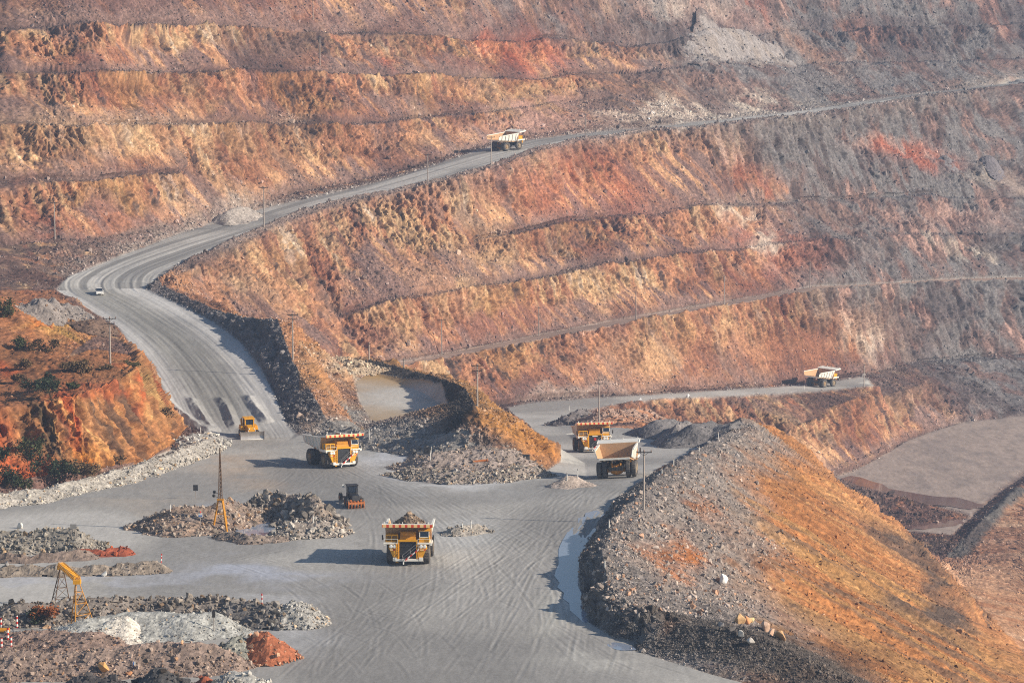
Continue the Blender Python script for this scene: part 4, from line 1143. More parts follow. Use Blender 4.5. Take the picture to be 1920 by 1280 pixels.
heap('rubble_bank', 'grey rubble bank across the front of the tan dirt flat', 'rubble bank', [(640, 822), (700, 836), (770, 840), (850, 838)], 2.1, 5.0, S(138, 134, 130), nrock=1400, rsize=.26, rcol=S(158, 152, 146))
heap('rubble_bank', 'pale boulder edge at the front of the middle mound', 'rubble bank', [(772, 892), (850, 902), (930, 900), (1000, 890)], 1.2, 4.0, S(146, 134, 126), nrock=2600, rsize=.27, rcol=S(172, 162, 150))
heap('rubble_bank', 'stony shoulder on the middle mound below the orange pipe', 'rubble bank', [(800, 872), (880, 866), (950, 862)], 1.8, 6.0, S(156, 142, 134), nrock=1500, rsize=.24, rcol=S(160, 146, 134))
heap('rock_heap', 'pale tan rock heap at the back of the dirt flat', 'rock heap', [(612, 702, 632), (645, 704, 628), (680, 706, 624)], 2.0, 5.0, S(184, 164, 140), nrock=700, rsize=.4, rcol=S(196, 178, 154), rel=1.4)
heap('rock_pile', 'pile of grey broken rock beside the ramp bend', 'rock pile', [(78, 592), (125, 590)], 2.6, 5.0, S(132, 124, 120), nrock=1000, rsize=.36, rcol=S(150, 140, 134), rel=1.4)
heap('earth_mound', 'dark brown earth mound on the hill behind the tall pole', 'earth mound', [(168, 618), (195, 618)], 1.7, 4.5, S(112, 92, 80), nrock=250, rsize=.22)
heap('gravel_pile', 'smooth pale gravel pile beside the upper haul road', 'gravel pile', [(425, 402, 781), (462, 396, 790)], 3.2, 6.0, S(170, 160, 152), nrock=200, rsize=.25, rel=.4, level=True)
heap('scree_cone', 'large pale grey scree fan lying against the wall high on the right', 'scree fan', [(1312, 114), (1346, 76), (1400, 118), (1346, 76), (1462, 122)], 4.2, 8.5, S(150, 143, 141), nrock=500, rsize=.5, rel=.7, cell_=.4, cols2=S(146, 136, 130), peak=.35, edgecol=S(112, 98, 94))
heap('spoil_pile', 'small dark spoil heap on the far right bench', 'spoil pile', [(1860, 305, 1094)], 3.2, 6, S(118, 112, 116), nrock=40, rsize=.4, cell_=.5)
heap('spoil_pile', 'low dark spoil heap left of the far right heap', 'spoil pile', [(1775, 303, 1078)], 2.2, 5, S(122, 116, 118), nrock=40, rsize=.4, cell_=.5)
print('heaps', round(time.time() - T0, 1))
# ------------------------------------------------------------------ parts kit
class MB:
    def __init__(s): s.v = []; s.f = []; s.m = []
    def add(s, v, f, m=0):
        o = len(s.v); s.v += [tuple(p) for p in v]; s.f += [tuple(i + o for i in q) for q in f]; s.m += [m] * len(f); return s
    def box(s, x0, x1, y0, y1, z0, z1, m=0, ch=0.0, taper=None):
        v = [(x, y, z) for z in (z0, z1) for (x, y) in ((x0, y0), (x1, y0), (x1, y1), (x0, y1))]
        if ch:      # chamfered vertical edges
            pts = [(x0 + ch, y0), (x1 - ch, y0), (x1, y0 + ch), (x1, y1 - ch), (x1 - ch, y1), (x0 + ch, y1), (x0, y1 - ch), (x0, y0 + ch)]
            return s.prism(pts, z0, z1, m)
        return s.add(v, [(3, 2, 1, 0), (4, 5, 6, 7), (0, 1, 5, 4), (1, 2, 6, 5), (2, 3, 7, 6), (3, 0, 4, 7)], m)
    def prism(s, pts, z0, z1, m=0):
        n = len(pts); v = [(x, y, z0) for x, y in pts] + [(x, y, z1) for x, y in pts]
        f = [tuple(range(n - 1, -1, -1)), tuple(range(n, 2 * n))] + [(i, (i + 1) % n, n + (i + 1) % n, n + i) for i in range(n)]
        return s.add(v, f, m)
    def slab(s, prof, x0, x1, m=0):
        """profile in (y, z) extruded along x"""
        n = len(prof); v = [(x0, y, z) for y, z in prof] + [(x1, y, z) for y, z in prof]
        f = [tuple(range(n)), tuple(range(2 * n - 1, n - 1, -1))] + [(i, n + i, n + (i + 1) % n, (i + 1) % n) for i in range(n)]
        return s.add(v, f, m)
    def tube(s, a, b, r, n=6, m=0, r2=None):
        a = Vector(a); b = Vector(b); d = (b - a)
        if d.length < 1e-6: return s
        q = d.to_track_quat('Z', 'Y'); r2 = r if r2 is None else r2
        v = []
        for p, rr in ((a, r), (b, r2)):
            for k in range(n):
                t = 2 * math.pi * k / n
                v.append(tuple(p + q @ Vector((rr * math.cos(t), rr * math.sin(t), 0))))
        f = [tuple(range(n - 1, -1, -1)), tuple(range(n, 2 * n))] + [(i, (i + 1) % n, n + (i + 1) % n, n + i) for i in range(n)]
        return s.add(v, f, m)
    def path(s, pts, r, n=5, m=0):
        for a, b in zip(pts[:-1], pts[1:]): s.tube(a, b, r, n, m)
        return s
    def lathe(s, prof, c, axis='x', n=24, m=0, wob=None):
        """profile of (axial, radius) turned about an axis through c"""
        v = []; k = len(prof)
        for j in range(n):
            t = 2 * math.pi * j / n
            for i, (a, r) in enumerate(prof):
                if wob and r > wob[0]: r = r + (wob[1] if j % 2 else 0)
                p = (a, r * math.cos(t), r * math.sin(t))
                if axis == 'y': p = (r * math.cos(t), a, r * math.sin(t))
                if axis == 'z': p = (r * math.cos(t), r * math.sin(t), a)
                v.append((c[0] + p[0], c[1] + p[1], c[2] + p[2]))
        f = [(j * k + i, j * k + i + 1, ((j + 1) % n) * k + i + 1, ((j + 1) % n) * k + i) for j in range(n) for i in range(k - 1)]
        return s.add(v, f, m)
    def build(s, name, mats, parent=None, bevel=0.0, smooth=False):
        me = bpy.data.meshes.new(name); me.from_pydata(s.v, [], s.f)
        ms = mats if isinstance(mats, (list, tuple)) else [mats]
        for m in ms: me.materials.append(m)
        if len(ms) > 1: me.polygons.foreach_set('material_index', s.m)
        bm = bmesh.new(); bm.from_mesh(me); bmesh.ops.recalc_face_normals(bm, faces=bm.faces)
        if bevel:
            bmesh.ops.remove_doubles(bm, verts=bm.verts, dist=1e-5)
            ed = [e for e in bm.edges if len(e.link_faces) == 2 and e.calc_face_angle(0) > .6]
            bmesh.ops.bevel(bm, geom=ed, offset=bevel, segments=1, affect='EDGES', clamp_overlap=True)
        bm.to_mesh(me); bm.free()
        if smooth: me.polygons.foreach_set('use_smooth', [True] * len(me.polygons))
        me.update()
        o = bpy.data.objects.new(name, me); COL.objects.link(o); o.parent = parent
        return o

def paint_mat(name, color, rough_=.5, metal=0.0, dirt=.35, dirtcol=(.30, .27, .24), scale=1.2, spec=.4):
    """paint with dust and grime in patches"""
    m, n, b = newmat(name)
    tc = node(n, 'ShaderNodeTexCoord'); no = node(n, 'ShaderNodeTexNoise'); no.inputs['Scale'].default_value = scale; no.inputs['Detail'].default_value = 6; no.inputs['Roughness'].default_value = .7
    n.links.new(tc.outputs['Object'], no.inputs['Vector'])
    mr = node(n, 'ShaderNodeMapRange'); mr.inputs[1].default_value = .42; mr.inputs[2].default_value = .72; mr.inputs[4].default_value = dirt
    n.links.new(no.outputs[0], mr.inputs[0])
    mx = node(n, 'ShaderNodeMix', data_type='RGBA'); mx.inputs[6].default_value = (*color, 1); mx.inputs[7].default_value = (*dirtcol, 1)
    n.links.new(mr.outputs[0], mx.inputs[0]); n.links.new(mx.outputs[2], b.inputs['Base Color'])
    b.inputs['Roughness'].default_value = rough_; b.inputs['Metallic'].default_value = metal; b.inputs['Specular IOR Level'].default_value = spec
    return m

def L(r, g, b): return tuple(float(x) for x in S(r, g, b))
M_YEL = paint_mat('yellow_paint', L(236, 168, 22), .45, dirt=.45, dirtcol=L(170, 130, 80))
M_YELD = paint_mat('worn_yellow_paint', L(214, 146, 28), .6, dirt=.55, dirtcol=L(120, 92, 60), scale=2.5)
M_CREAM = paint_mat('cream_paint', L(246, 243, 234), .55, dirt=.28, dirtcol=L(186, 166, 140))
M_DUST = paint_mat('dusty_steel', L(206, 164, 122), .8, dirt=.6, dirtcol=L(160, 132, 106), scale=2.0)
M_WHITE = paint_mat('white_paint', L(236, 234, 228), .4, dirt=.25)
M_RED = paint_mat('red_paint', L(206, 44, 30), .45, dirt=.25)
M_TYRE = paint_mat('tyre_rubber', L(70, 68, 68), .85, dirt=.75, dirtcol=L(134, 126, 118), scale=1.5, spec=.2)
M_RIM = paint_mat('dusty_rim', L(150, 130, 100), .7, dirt=.7, dirtcol=L(170, 158, 146))
M_DARK = paint_mat('dark_steel', L(44, 42, 42), .6, dirt=.5, dirtcol=L(96, 88, 80))
M_GRILLE = paint_mat('radiator', L(40, 42, 48), .6, dirt=.4, dirtcol=L(84, 82, 80), scale=3)
M_STEEL = paint_mat('bare_steel', L(196, 190, 186), .38, metal=.6, dirt=.5, dirtcol=L(150, 136, 124))
M_GREYP = paint_mat('grey_paint', L(150, 148, 146), .5, dirt=.4)
M_WOOD = paint_mat('weathered_pole', L(176, 166, 158), .85, dirt=.5, dirtcol=L(120, 108, 98), scale=3, spec=.2)
M_RUST = paint_mat('rusty_orange', L(206, 122, 62), .7, dirt=.5, dirtcol=L(130, 76, 50), scale=3)
M_CONC = paint_mat('porcelain', L(120, 92, 80), .4, dirt=.2)
M_BLUE = paint_mat('blue_paint', L(64, 120, 200), .5, dirt=.15)
M_BLK = paint_mat('black_panel', L(34, 36, 44), .6, dirt=.3)
M_RUSTD = paint_mat('rusted_lattice', L(110, 84, 60), .75, dirt=.5, dirtcol=L(70, 52, 40), scale=3)
mg, ng, bgn = newmat('window_glass'); bgn.inputs['Base Color'].default_value = (.02, .03, .05, 1); bgn.inputs['Roughness'].default_value = .08
M_GLASS = mg
ml, nl, bl = newmat('headlight_glass'); bl.inputs['Base Color'].default_value = (.85, .85, .82, 1); bl.inputs['Roughness'].default_value = .15
M_LAMP = ml
def stripes_mat(name, c1, c2, axis, freq, duty=.45):
    m, n, b = newmat(name)
    tc = node(n, 'ShaderNodeTexCoord'); sp = node(n, 'ShaderNodeSeparateXYZ'); n.links.new(tc.outputs['Object'], sp.inputs[0])
    a = node(n, 'ShaderNodeMath', operation='MULTIPLY'); a.inputs[1].default_value = freq; n.links.new(sp.outputs[axis], a.inputs[0])
    fr = node(n, 'ShaderNodeMath', operation='FRACT'); n.links.new(a.outputs[0], fr.inputs[0])
    lt = node(n, 'ShaderNodeMath', operation='LESS_THAN'); lt.inputs[1].default_value = duty; n.links.new(fr.outputs[0], lt.inputs[0])
    mx = node(n, 'ShaderNodeMix', data_type='RGBA'); mx.inputs[6].default_value = (*c1, 1); mx.inputs[7].default_value = (*c2, 1)
    n.links.new(lt.outputs[0], mx.inputs[0]); n.links.new(mx.outputs[2], b.inputs['Base Color']); b.inputs['Roughness'].default_value = .5
    return m
M_BAND = stripes_mat('red_white_band', L(250, 206, 140), L(216, 66, 30), 0, 1.17, .42)
M_POST = stripes_mat('red_white_post', L(236, 232, 226), L(200, 50, 36), 2, 1.6, .5)
M_RAIL = stripes_mat('red_white_rail', L(240, 232, 224), L(206, 50, 36), 0, 1.5, .5)

# ------------------------------------------------------------------ haul truck: forward +Y, front axle y = 2.65, rear axle y = -2.65
WR = 1.38
def tyre_part(name, parent, c, w, out):
    """tyre with lugs, and a dished rim on the outer side"""
    R = WR
    p = [(-w / 2, R * .56), (-w / 2, R * .80), (-w / 2 + .07, R * .95), (-w / 2 + .14, R * .985), (w / 2 - .14, R * .985), (w / 2 - .07, R * .95), (w / 2, R * .80), (w / 2, R * .56), (-w / 2, R * .56)]
    m = MB().lathe(p, (0, 0, 0), 'x', 44, wob=(R * .9, -.05))
    wheel = m.build('wheel', M_TYRE, parent); wheel.location = c
    d = out * w / 2
    q = MB().lathe([(d, R * .57), (d - out * .05, R * .53), (d - out * .20, R * .46), (d - out * .22, R * .30), (d - out * .05, R * .26), (d, R * .20), (d, 0.0)], (0, 0, 0), 'x', 24)
    for k in range(10):
        t = 2 * math.pi * k / 10
        q.tube((d - out * .2, R * .38 * math.cos(t), R * .38 * math.sin(t)), (d - out * .12, R * .38 * math.cos(t), R * .38 * math.sin(t)), .035, 6)
    q.build('rim', M_RIM, wheel)
    return wheel

def make_truck(load, badge, label):
    t = empty('dump_truck'); tag(t, label, 'dump truck', 'haul trucks driving on the pit roads')
    # frame
    f = MB()
    for sx_ in (-1, 1): f.box(sx_ * .95 - .22, sx_ * .95 + .22, -4.2, 4.1, 1.25, 2.0)
    f.box(-1.17, 1.17, 3.3, 4.1, 1.0, 1.9); f.box(-1.1, 1.1, -4.2, -3.8, 1.3, 1.9); f.box(-.95, .95, .2, .6, 1.3, 1.9)
    f.tube((-2.0, 2.65, 1.38), (2.0, 2.65, 1.38), .32, 10)
    f.tube((-1.25, -3.9, 1.7), (-1.1, -1.0, 3.1), .16, 8); f.tube((1.25, -3.9, 1.7), (1.1, -1.0, 3.1), .16, 8)
    f.build('chassis', M_DARK, t)
    ax = MB().lathe([(-1.0, .0), (-1.0, .55), (-.7, .75), (0, .92), (.7, .75), (1.0, .55), (1.0, 0)], (0, -2.65, 1.38), 'x', 18)
    ax.tube((-3.2, -2.65, 1.38), (3.2, -2.65, 1.38), .42, 12)
    ax.lathe([(-.55, .0), (-.5, .42), (0, .55), (.35, .6)], (0, -3.35, 1.38), 'y', 16)
    for sx_ in (-1, 1): ax.tube((sx_ * .75, -3.4, 1.3), (sx_ * .72, -3.2, 2.5), .15, 8)
    ax.build('rear_axle', M_YELD, t)
    for sx_ in (-1, 1):
        tyre_part('wheel', t, (sx_ * 2.55, 2.65, WR), .88, sx_)
        tyre_part('wheel', t, (sx_ * 2.88, -2.65, WR), .80, sx_)
        tyre_part('wheel', t, (sx_ * 1.93, -2.65, WR), .80, sx_)
    # dump body: floor, sides, headboard
    bW, tW = 2.55, 3.25
    b = MB()
    fl = [(1.75, 2.45), (1.75, 2.65), (-5.6, 3.55), (-5.6, 3.3)]
    b.slab(fl, -bW, bW, 1)
    for s_ in (-1, 1):
        # side wall, flaring outwards, outer skin cream and inner skin dusty
        prof = [(1.95, 2.75), (2.3, 5.2), (-5.45, 4.75), (-5.75, 4.4), (-5.6, 3.55)]
        def X_(z): return s_ * (bW + (tW - bW) * (z - 2.6) / 2.75)
        n = len(prof)
        vo = [(X_(z) + s_ * .08, y, z) for y, z in prof]; vi = [(X_(z) - s_ * .04, y, z) for y, z in prof]
        b.add(vo, [tuple(range(n))], 0); b.add(vi, [tuple(range(n))], 1)
        for i in range(n):
            j = (i + 1) % n
            b.add([vo[i], vo[j], vi[j], vi[i]], [(0, 1, 2, 3)], 0)
        # top rail and ribs
        xr0, xr1 = sorted((X_(5.1) - s_ * .12, X_(5.1) + s_ * .16))
        b.slab([(-5.5, 4.68), (2.3, 5.13), (2.3, 5.31), (-5.5, 4.86)], xr0, xr1, 0)
        for yk in (1.3, -.1, -1.5, -2.9, -4.3):
            z0 = 2.65 + (1.75 - yk) * .125; zt = 4.68 + (yk + 5.5) * .0577
            xa, xb = X_(z0 + .1), X_(zt)
            b.add([(xa + s_ * .06, yk - .16, z0), (xa + s_ * .06, yk + .16, z0), (xa + s_ * .26, yk + .13, z0), (xa + s_ * .26, yk - .13, z0),
                   (xb + s_ * .06, yk - .16, zt), (xb + s_ * .06, yk + .16, zt), (xb + s_ * .26, yk + .13, zt), (xb + s_ * .26, yk - .13, zt)],
                  [(0, 1, 5, 4), (1, 2, 6, 5), (2, 3, 7, 6), (3, 0, 4, 7), (4, 5, 6, 7), (3, 2, 1, 0)], 0)
    b.slab([(1.7, 2.5), (1.95, 2.5), (2.45, 5.42), (2.2, 5.42)], -3.2, 3.2, 1)
    for xk in (-1.8, -.6, .6, 1.8): b.slab([(1.6, 2.3), (1.6, 2.5), (-5.4, 3.32), (-5.4, 3.12)], xk - .12, xk + .12, 0)
    b.box(-bW, bW, -5.72, -5.5, 3.2, 3.5, 0)
    b.build('dump_body', [M_CREAM, M_DUST], t)
    c = MB()
    c.slab([(2.3, 5.32), (2.3, 5.50), (4.95, 5.92), (4.95, 5.74)], -3.5, 3.5, 0)
    c.slab([(2.3, 5.25), (2.3, 5.55), (5.0, 5.96), (5.0, 5.55)], -3.55, -3.501, 0); c.slab([(2.3, 5.25), (2.3, 5.55), (5.0, 5.96), (5.0, 5.55)], 3.501, 3.55, 0)
    for xk in (-2.2, -1.1, 0, 1.1, 2.2): c.slab([(2.4, 5.2), (2.4, 5.335), (4.9, 5.735), (4.9, 5.6)], xk - .08, xk + .08, 0)
    for xk in (-3.2, -.7, 1.4, 2.9): c.box(xk - .05, xk + .05, 4.6, 4.7, 5.9, 6.18, 0)
    can = c.build('canopy', M_CREAM, t)
    MB().box(-3.5, 3.5, 4.95, 5.06, 5.48, 5.86).build('warning_band', M_BAND, can)
    # deck, fenders, bonnet
    d = MB()
    d.box(-3.3, 3.3, 1.9, 3.9, 3.12, 3.24); d.box(-3.35, -1.35, 3.7, 4.55, 3.06, 3.22); d.box(1.35, 3.35, 3.7, 4.55, 3.06, 3.22)
    for s_ in (-1, 1):
        d.box(min(s_ * 3.05, s_ * 3.3), max(s_ * 3.05, s_ * 3.3), 1.6, 4.5, 2.86, 3.1)
    deck = d.build('deck', M_CREAM, t)
    h = MB(); h.slab([(2.2, 3.2), (4.2, 3.2), (4.2, 3.5), (3.5, 4.62), (2.2, 4.62)], -1.1, 1.1, 0)
    h.box(-1.02, 1.02, 3.42, 3.9, 4.1, 4.5, 0)
    h.build('bonnet', M_YELD, t)
    fr = MB()
    for s_ in (-1, 1):
        a, bb = sorted((s_ * 1.35, s_ * 2.65))
        fr.box(a, bb, 3.9, 4.45, 2.35, 3.05, 0, ch=.08)
        pts = [(s_ * 1.3, 4.35), (s_ * 2.3, 4.35), (s_ * 2.05, 4.35)]
        fr.add([(s_ * 1.4, 4.4, 2.35), (s_ * 2.55, 4.4, 2.35), (s_ * 1.95, 4.4, .95), (s_ * 1.4, 4.4, .95), (s_ * 1.4, 3.8, 2.35), (s_ * 2.55, 3.8, 2.35), (s_ * 1.95, 3.8, .95), (s_ * 1.4, 3.8, .95)],
               [(0, 1, 2, 3), (4, 7, 6, 5), (0, 4, 5, 1), (1, 5, 6, 2), (2, 6, 7, 3), (3, 7, 4, 0)], 0)
    fr.box(-1.32, -1.17, 4.25, 4.5, .95, 3.55); fr.box(1.17, 1.32, 4.25, 4.5, .95, 3.55); fr.box(-1.32, 1.32, 4.25, 4.52, 3.4, 3.66)
    fr.build('front_panel', M_YEL, t)
    g = MB(); g.box(-1.17, 1.17, 4.2, 4.36, 1.0, 3.4)
    for k in range(6): g.box(-1.17, 1.17, 4.36, 4.39, 1.15 + k * .37, 1.19 + k * .37)
    gr_ = g.build('radiator_grille', M_GRILLE, t)
    if badge: MB().box(-.24, .24, 4.39, 4.42, 2.35, 2.85).build('badge', M_RED, gr_)
    if badge: MB().box(-.5, .5, 4.39, 4.42, 3.1, 3.3).build('name_strip', M_WHITE, gr_)
    bu = MB(); bu.box(-2.0, 2.0, 4.3, 4.75, .72, 1.0); bu.box(-2.05, -1.55, 4.4, 4.78, .8, 1.2); bu.box(1.55, 2.05, 4.4, 4.78, .8, 1.2)
    bu.build('bumper', M_CREAM, t)
    for x in (-2.32, -1.82, 1.82, 2.32):
        MB().lathe([(0, .25), (.10, .25), (.14, .20), (.16, 0)], (x, 4.46, 2.74), 'y', 16).build('headlight', M_LAMP, t)
    for x in (-2.05, 2.05): MB().box(x - .4, x + .4, 4.45, 4.52, 2.18, 2.36).build('marker_light', M_BAND, t)
    la = MB()
    for x in (-1.62, -1.36): la.tube((x, 4.58, .45), (x, 4.58, 3.2), .045, 6)
    for k in range(9): la.box(-1.62, -1.36, 4.53, 4.63, .5 + k * .31, .55 + k * .31)
    la.build('ladder', M_YEL, t)
    st = MB()
    a0, a1 = (-.55, 4.72, .85), (1.55, 4.72, 2.55)
    st.add([(a0[0], 4.66, a0[2]), (a1[0], 4.66, a1[2]), (a1[0], 4.66, a1[2] - .22), (a0[0], 4.66, a0[2] - .22), (a0[0], 5.05, a0[2]), (a1[0], 5.05, a1[2]), (a1[0], 5.05, a1[2] - .22), (a0[0], 5.05, a0[2] - .22)],
           [(0, 1, 2, 3), (4, 7, 6, 5), (0, 4, 5, 1), (1, 5, 6, 2), (2, 6, 7, 3), (3, 7, 4, 0)])
    stair = st.build('stairway', M_RAIL, t)
    hr = MB(); up = .75
    hr.path([(-.55, 5.05, .85), (-.75, 5.05, .85 + up), (1.35, 5.05, 2.55 + up), (1.55, 5.05, 2.55)], .03)
    hr.tube((.5, 5.05, 1.7), (.3, 5.05, 1.7 + up), .03); hr.tube((-.65, 5.05, 1.25), (1.45, 5.05, 2.95), .025)
    hr.build('handrail', M_GREYP, stair)
    tow = MB(); tow.tube((-.6, 4.85, .3), (-.6, 4.85, .95), .09, 8); tow.box(-.75, -.45, 4.72, 4.95, .9, 1.08); tow.build('tow_post', M_WHITE, t)
    # cab on the driver side, cabinets on the other
    cb = MB(); cb.slab([(2.4, 3.24), (4.05, 3.24), (4.05, 3.95), (3.8, 4.75), (2.4, 4.8)], 1.55, 2.95, 0)
    cb.box(1.45, 3.05, 2.3, 4.0, 4.78, 4.88, 0)
    cab = cb.build('cab', [M_YEL], t)
    gl_ = MB(); gl_.add([(1.66, 4.055, 4.0), (2.84, 4.055, 4.0), (2.84, 3.845, 4.68), (1.66, 3.845, 4.68)], [(0, 1, 2, 3)])
    gl_.add([(2.955, 2.6, 4.0), (2.955, 3.9, 4.0), (2.955, 3.75, 4.65), (2.955, 2.6, 4.65)], [(0, 1, 2, 3)])
    gl_.build('windscreen', M_GLASS, cab)
    wf = MB()
    for a, bb in (((1.62, 4.06, 3.96), (2.88, 4.06, 3.96)), ((2.88, 4.06, 3.96), (2.88, 3.84, 4.72)), ((2.88, 3.84, 4.72), (1.62, 3.84, 4.72)), ((1.62, 3.84, 4.72), (1.62, 4.06, 3.96))): wf.tube(a, bb, .05, 5)
    wf.build('window_frame', M_CREAM, cab)
    for s_, yy in ((-1, 4.2), (1, 4.2)):
        mm = MB(); mm.tube((s_ * 3.2, yy, 3.25), (s_ * 3.5, yy + .1, 4.3), .03); mm.box(min(s_ * 3.4, s_ * 3.6), max(s_ * 3.4, s_ * 3.6), yy, yy + .12, 3.6, 4.3); mm.build('mirror', M_DARK, t)
    ca = MB(); ca.box(-3.05, -1.4, 2.4, 3.85, 3.24, 4.25); 
    ca.box(-3.1, -1.35, 3.85, 3.92, 3.24, 3.36); ca.box(-3.1, -1.35, 3.85, 3.92, 4.12, 4.28)
    for x in (-3.1, -2.3, -1.47): ca.box(x, x + .12, 3.85, 3.92, 3.36, 4.12)
    cabn = ca.build('equipment_cabinet', M_YEL, t)
    lou = MB()
    for a in (-2.98, -2.18):
        for k in range(6): lou.box(a, a + .70, 3.852, 3.88, 3.4 + k * .12, 3.47 + k * .12)
    lou.build('louvre', M_DARK, cabn)
    for x0, x1 in ((-3.25, -1.4), (1.4, 3.25)):
        MB().path([(x0, 4.5, 3.2), (x0, 4.5, 3.75), (x1, 4.5, 3.75), (x1, 4.5, 3.2)], .025).build('guard_rail', M_CREAM, t)
    if load:
        r = np.random.default_rng(5)
        gx_, gy_ = np.meshgrid(np.linspace(-3.0, 3.0, 31), np.linspace(-5.2, 3.2, 41))
        hz_ = 6.6 - 2.4 * np.hypot(gx_ / 2.9, (gy_ + .2) / 4.2) ** 1.2 + .55 * fbm(gx_ / 1.2, gy_ / 1.2, 0 * gx_ + 3, 3, 300)
        _, cc = cells(gx_ / .7, gy_ / .7, 0 * gx_, 301); hz_ += .35 * (cc - .5); hz_ = np.maximum(hz_, 3.9)
        hz_ = np.where(gy_ > 2.3, np.maximum(hz_, 5.3), hz_)
        ny_, nx_ = gx_.shape; id0 = np.arange(nx_ * ny_).reshape(ny_, nx_)
        q = np.stack([id0[:-1, :-1], id0[:-1, 1:], id0[1:, 1:], id0[1:, :-1]], -1).reshape(-1, 4)
        vl = np.stack([gx_, gy_, hz_], -1).reshape(-1, 3)
        cl = np.tile(S(118, 104, 92), (len(vl), 1)) * (.7 + .6 * cc.reshape(-1, 1))
        k = 160; pk = r.choice(np.nonzero(vl[:, 2] > 4.9)[0], k)
        s_ = r.uniform(.12, .42, k).astype(np.float32); rv, rf, rcc = rocks((vl[pk] + [0, 0, .05]).astype(np.float32), s_, (S(150, 130, 110)[None] * r.uniform(.5, 1.6, (k, 1))).astype(np.float32), 9)
        tri = np.concatenate([q[:, [0, 1, 2]], q[:, [0, 2, 3]], rf + len(vl)])
        vl[:, 0] *= 1
        mesh_from('rock_load', np.concatenate([vl, rv]), tri, np.clip(np.concatenate([cl, rcc]), .02, .8), M_HEAP, parent=t)
    return mirror_x(t)

def mirror_x(root):
    """swap left and right of a finished vehicle"""
    for o in root.children_recursive:
        o.location.x *= -1
        if o.type == 'MESH' and not o.data.get('flipped'):
            o.data.transform(Matrix.Scale(-1, 4, (1, 0, 0))); o.data.flip_normals(); o.data['flipped'] = 1
    return root

def seat(o, x, y, face, front=2.65, back=-2.65, half=2.4, D=None):
    """stand a vehicle on the ground under photo pixel (x, y), heading given as plan angle of +Y axis from world +X (degrees)"""
    p = top_hit(x, y) if D is None else P(x, y, D=D)
    X_, Y_ = p[0], p[1]
    a = math.radians(face); fx, fy = math.cos(a), math.sin(a); rx, ry = fy, -fx
    zf_ = float(ground(X_ + fx * front, Y_ + fy * front)); zb = float(ground(X_ + fx * back, Y_ + fy * back))
    zr = float(ground(X_ + rx * half, Y_ + ry * half)); zl = float(ground(X_ - rx * half, Y_ - ry * half))
    pitch = math.atan2(zf_ - zb, front - back); roll = math.atan2(zl - zr, 2 * half)
    o.rotation_euler = Euler((pitch, roll, a - math.pi / 2), 'XYZ')
    o.location = (X_, Y_, (zf_ + zb + zr + zl) / 4)
    return o
# ------------------------------------------------------------------ trucks
T1 = make_truck(True, False, 'yellow dump truck heaped with dark rock, driving towards the camera in the centre foreground')
def at_px(x, y, z): return P(x, y, z=z)
p = hit(768, 1049); seat(T1, 768, 1049, -90 - 1)
T2 = make_truck(False, False, 'empty yellow dump truck with pale raised tail turning out of the ramp, wheels in shadow')
seat(T2, 624, 872, -62)
T3 = make_truck(False, True, 'yellow dump truck with a red grille badge, partly hidden behind another truck')
seat(T3, 1110, 846, -83)
T4 = copy_tree(T2); T4['label'] = 'dump truck with a tan open body seen from behind, leaving the yard on the right'
seat(T4, 1160, 893, 83)
T5 = copy_tree(T2); T5['label'] = 'cream dump truck alone on the lower pit road at the right, seen from behind'
seat(T5, 1540, 724, 48)
T6 = copy_tree(T2); T6['label'] = 'small distant dump truck climbing the upper haul road beneath the terraced wall'
seat(T6, 951, 281, 40)

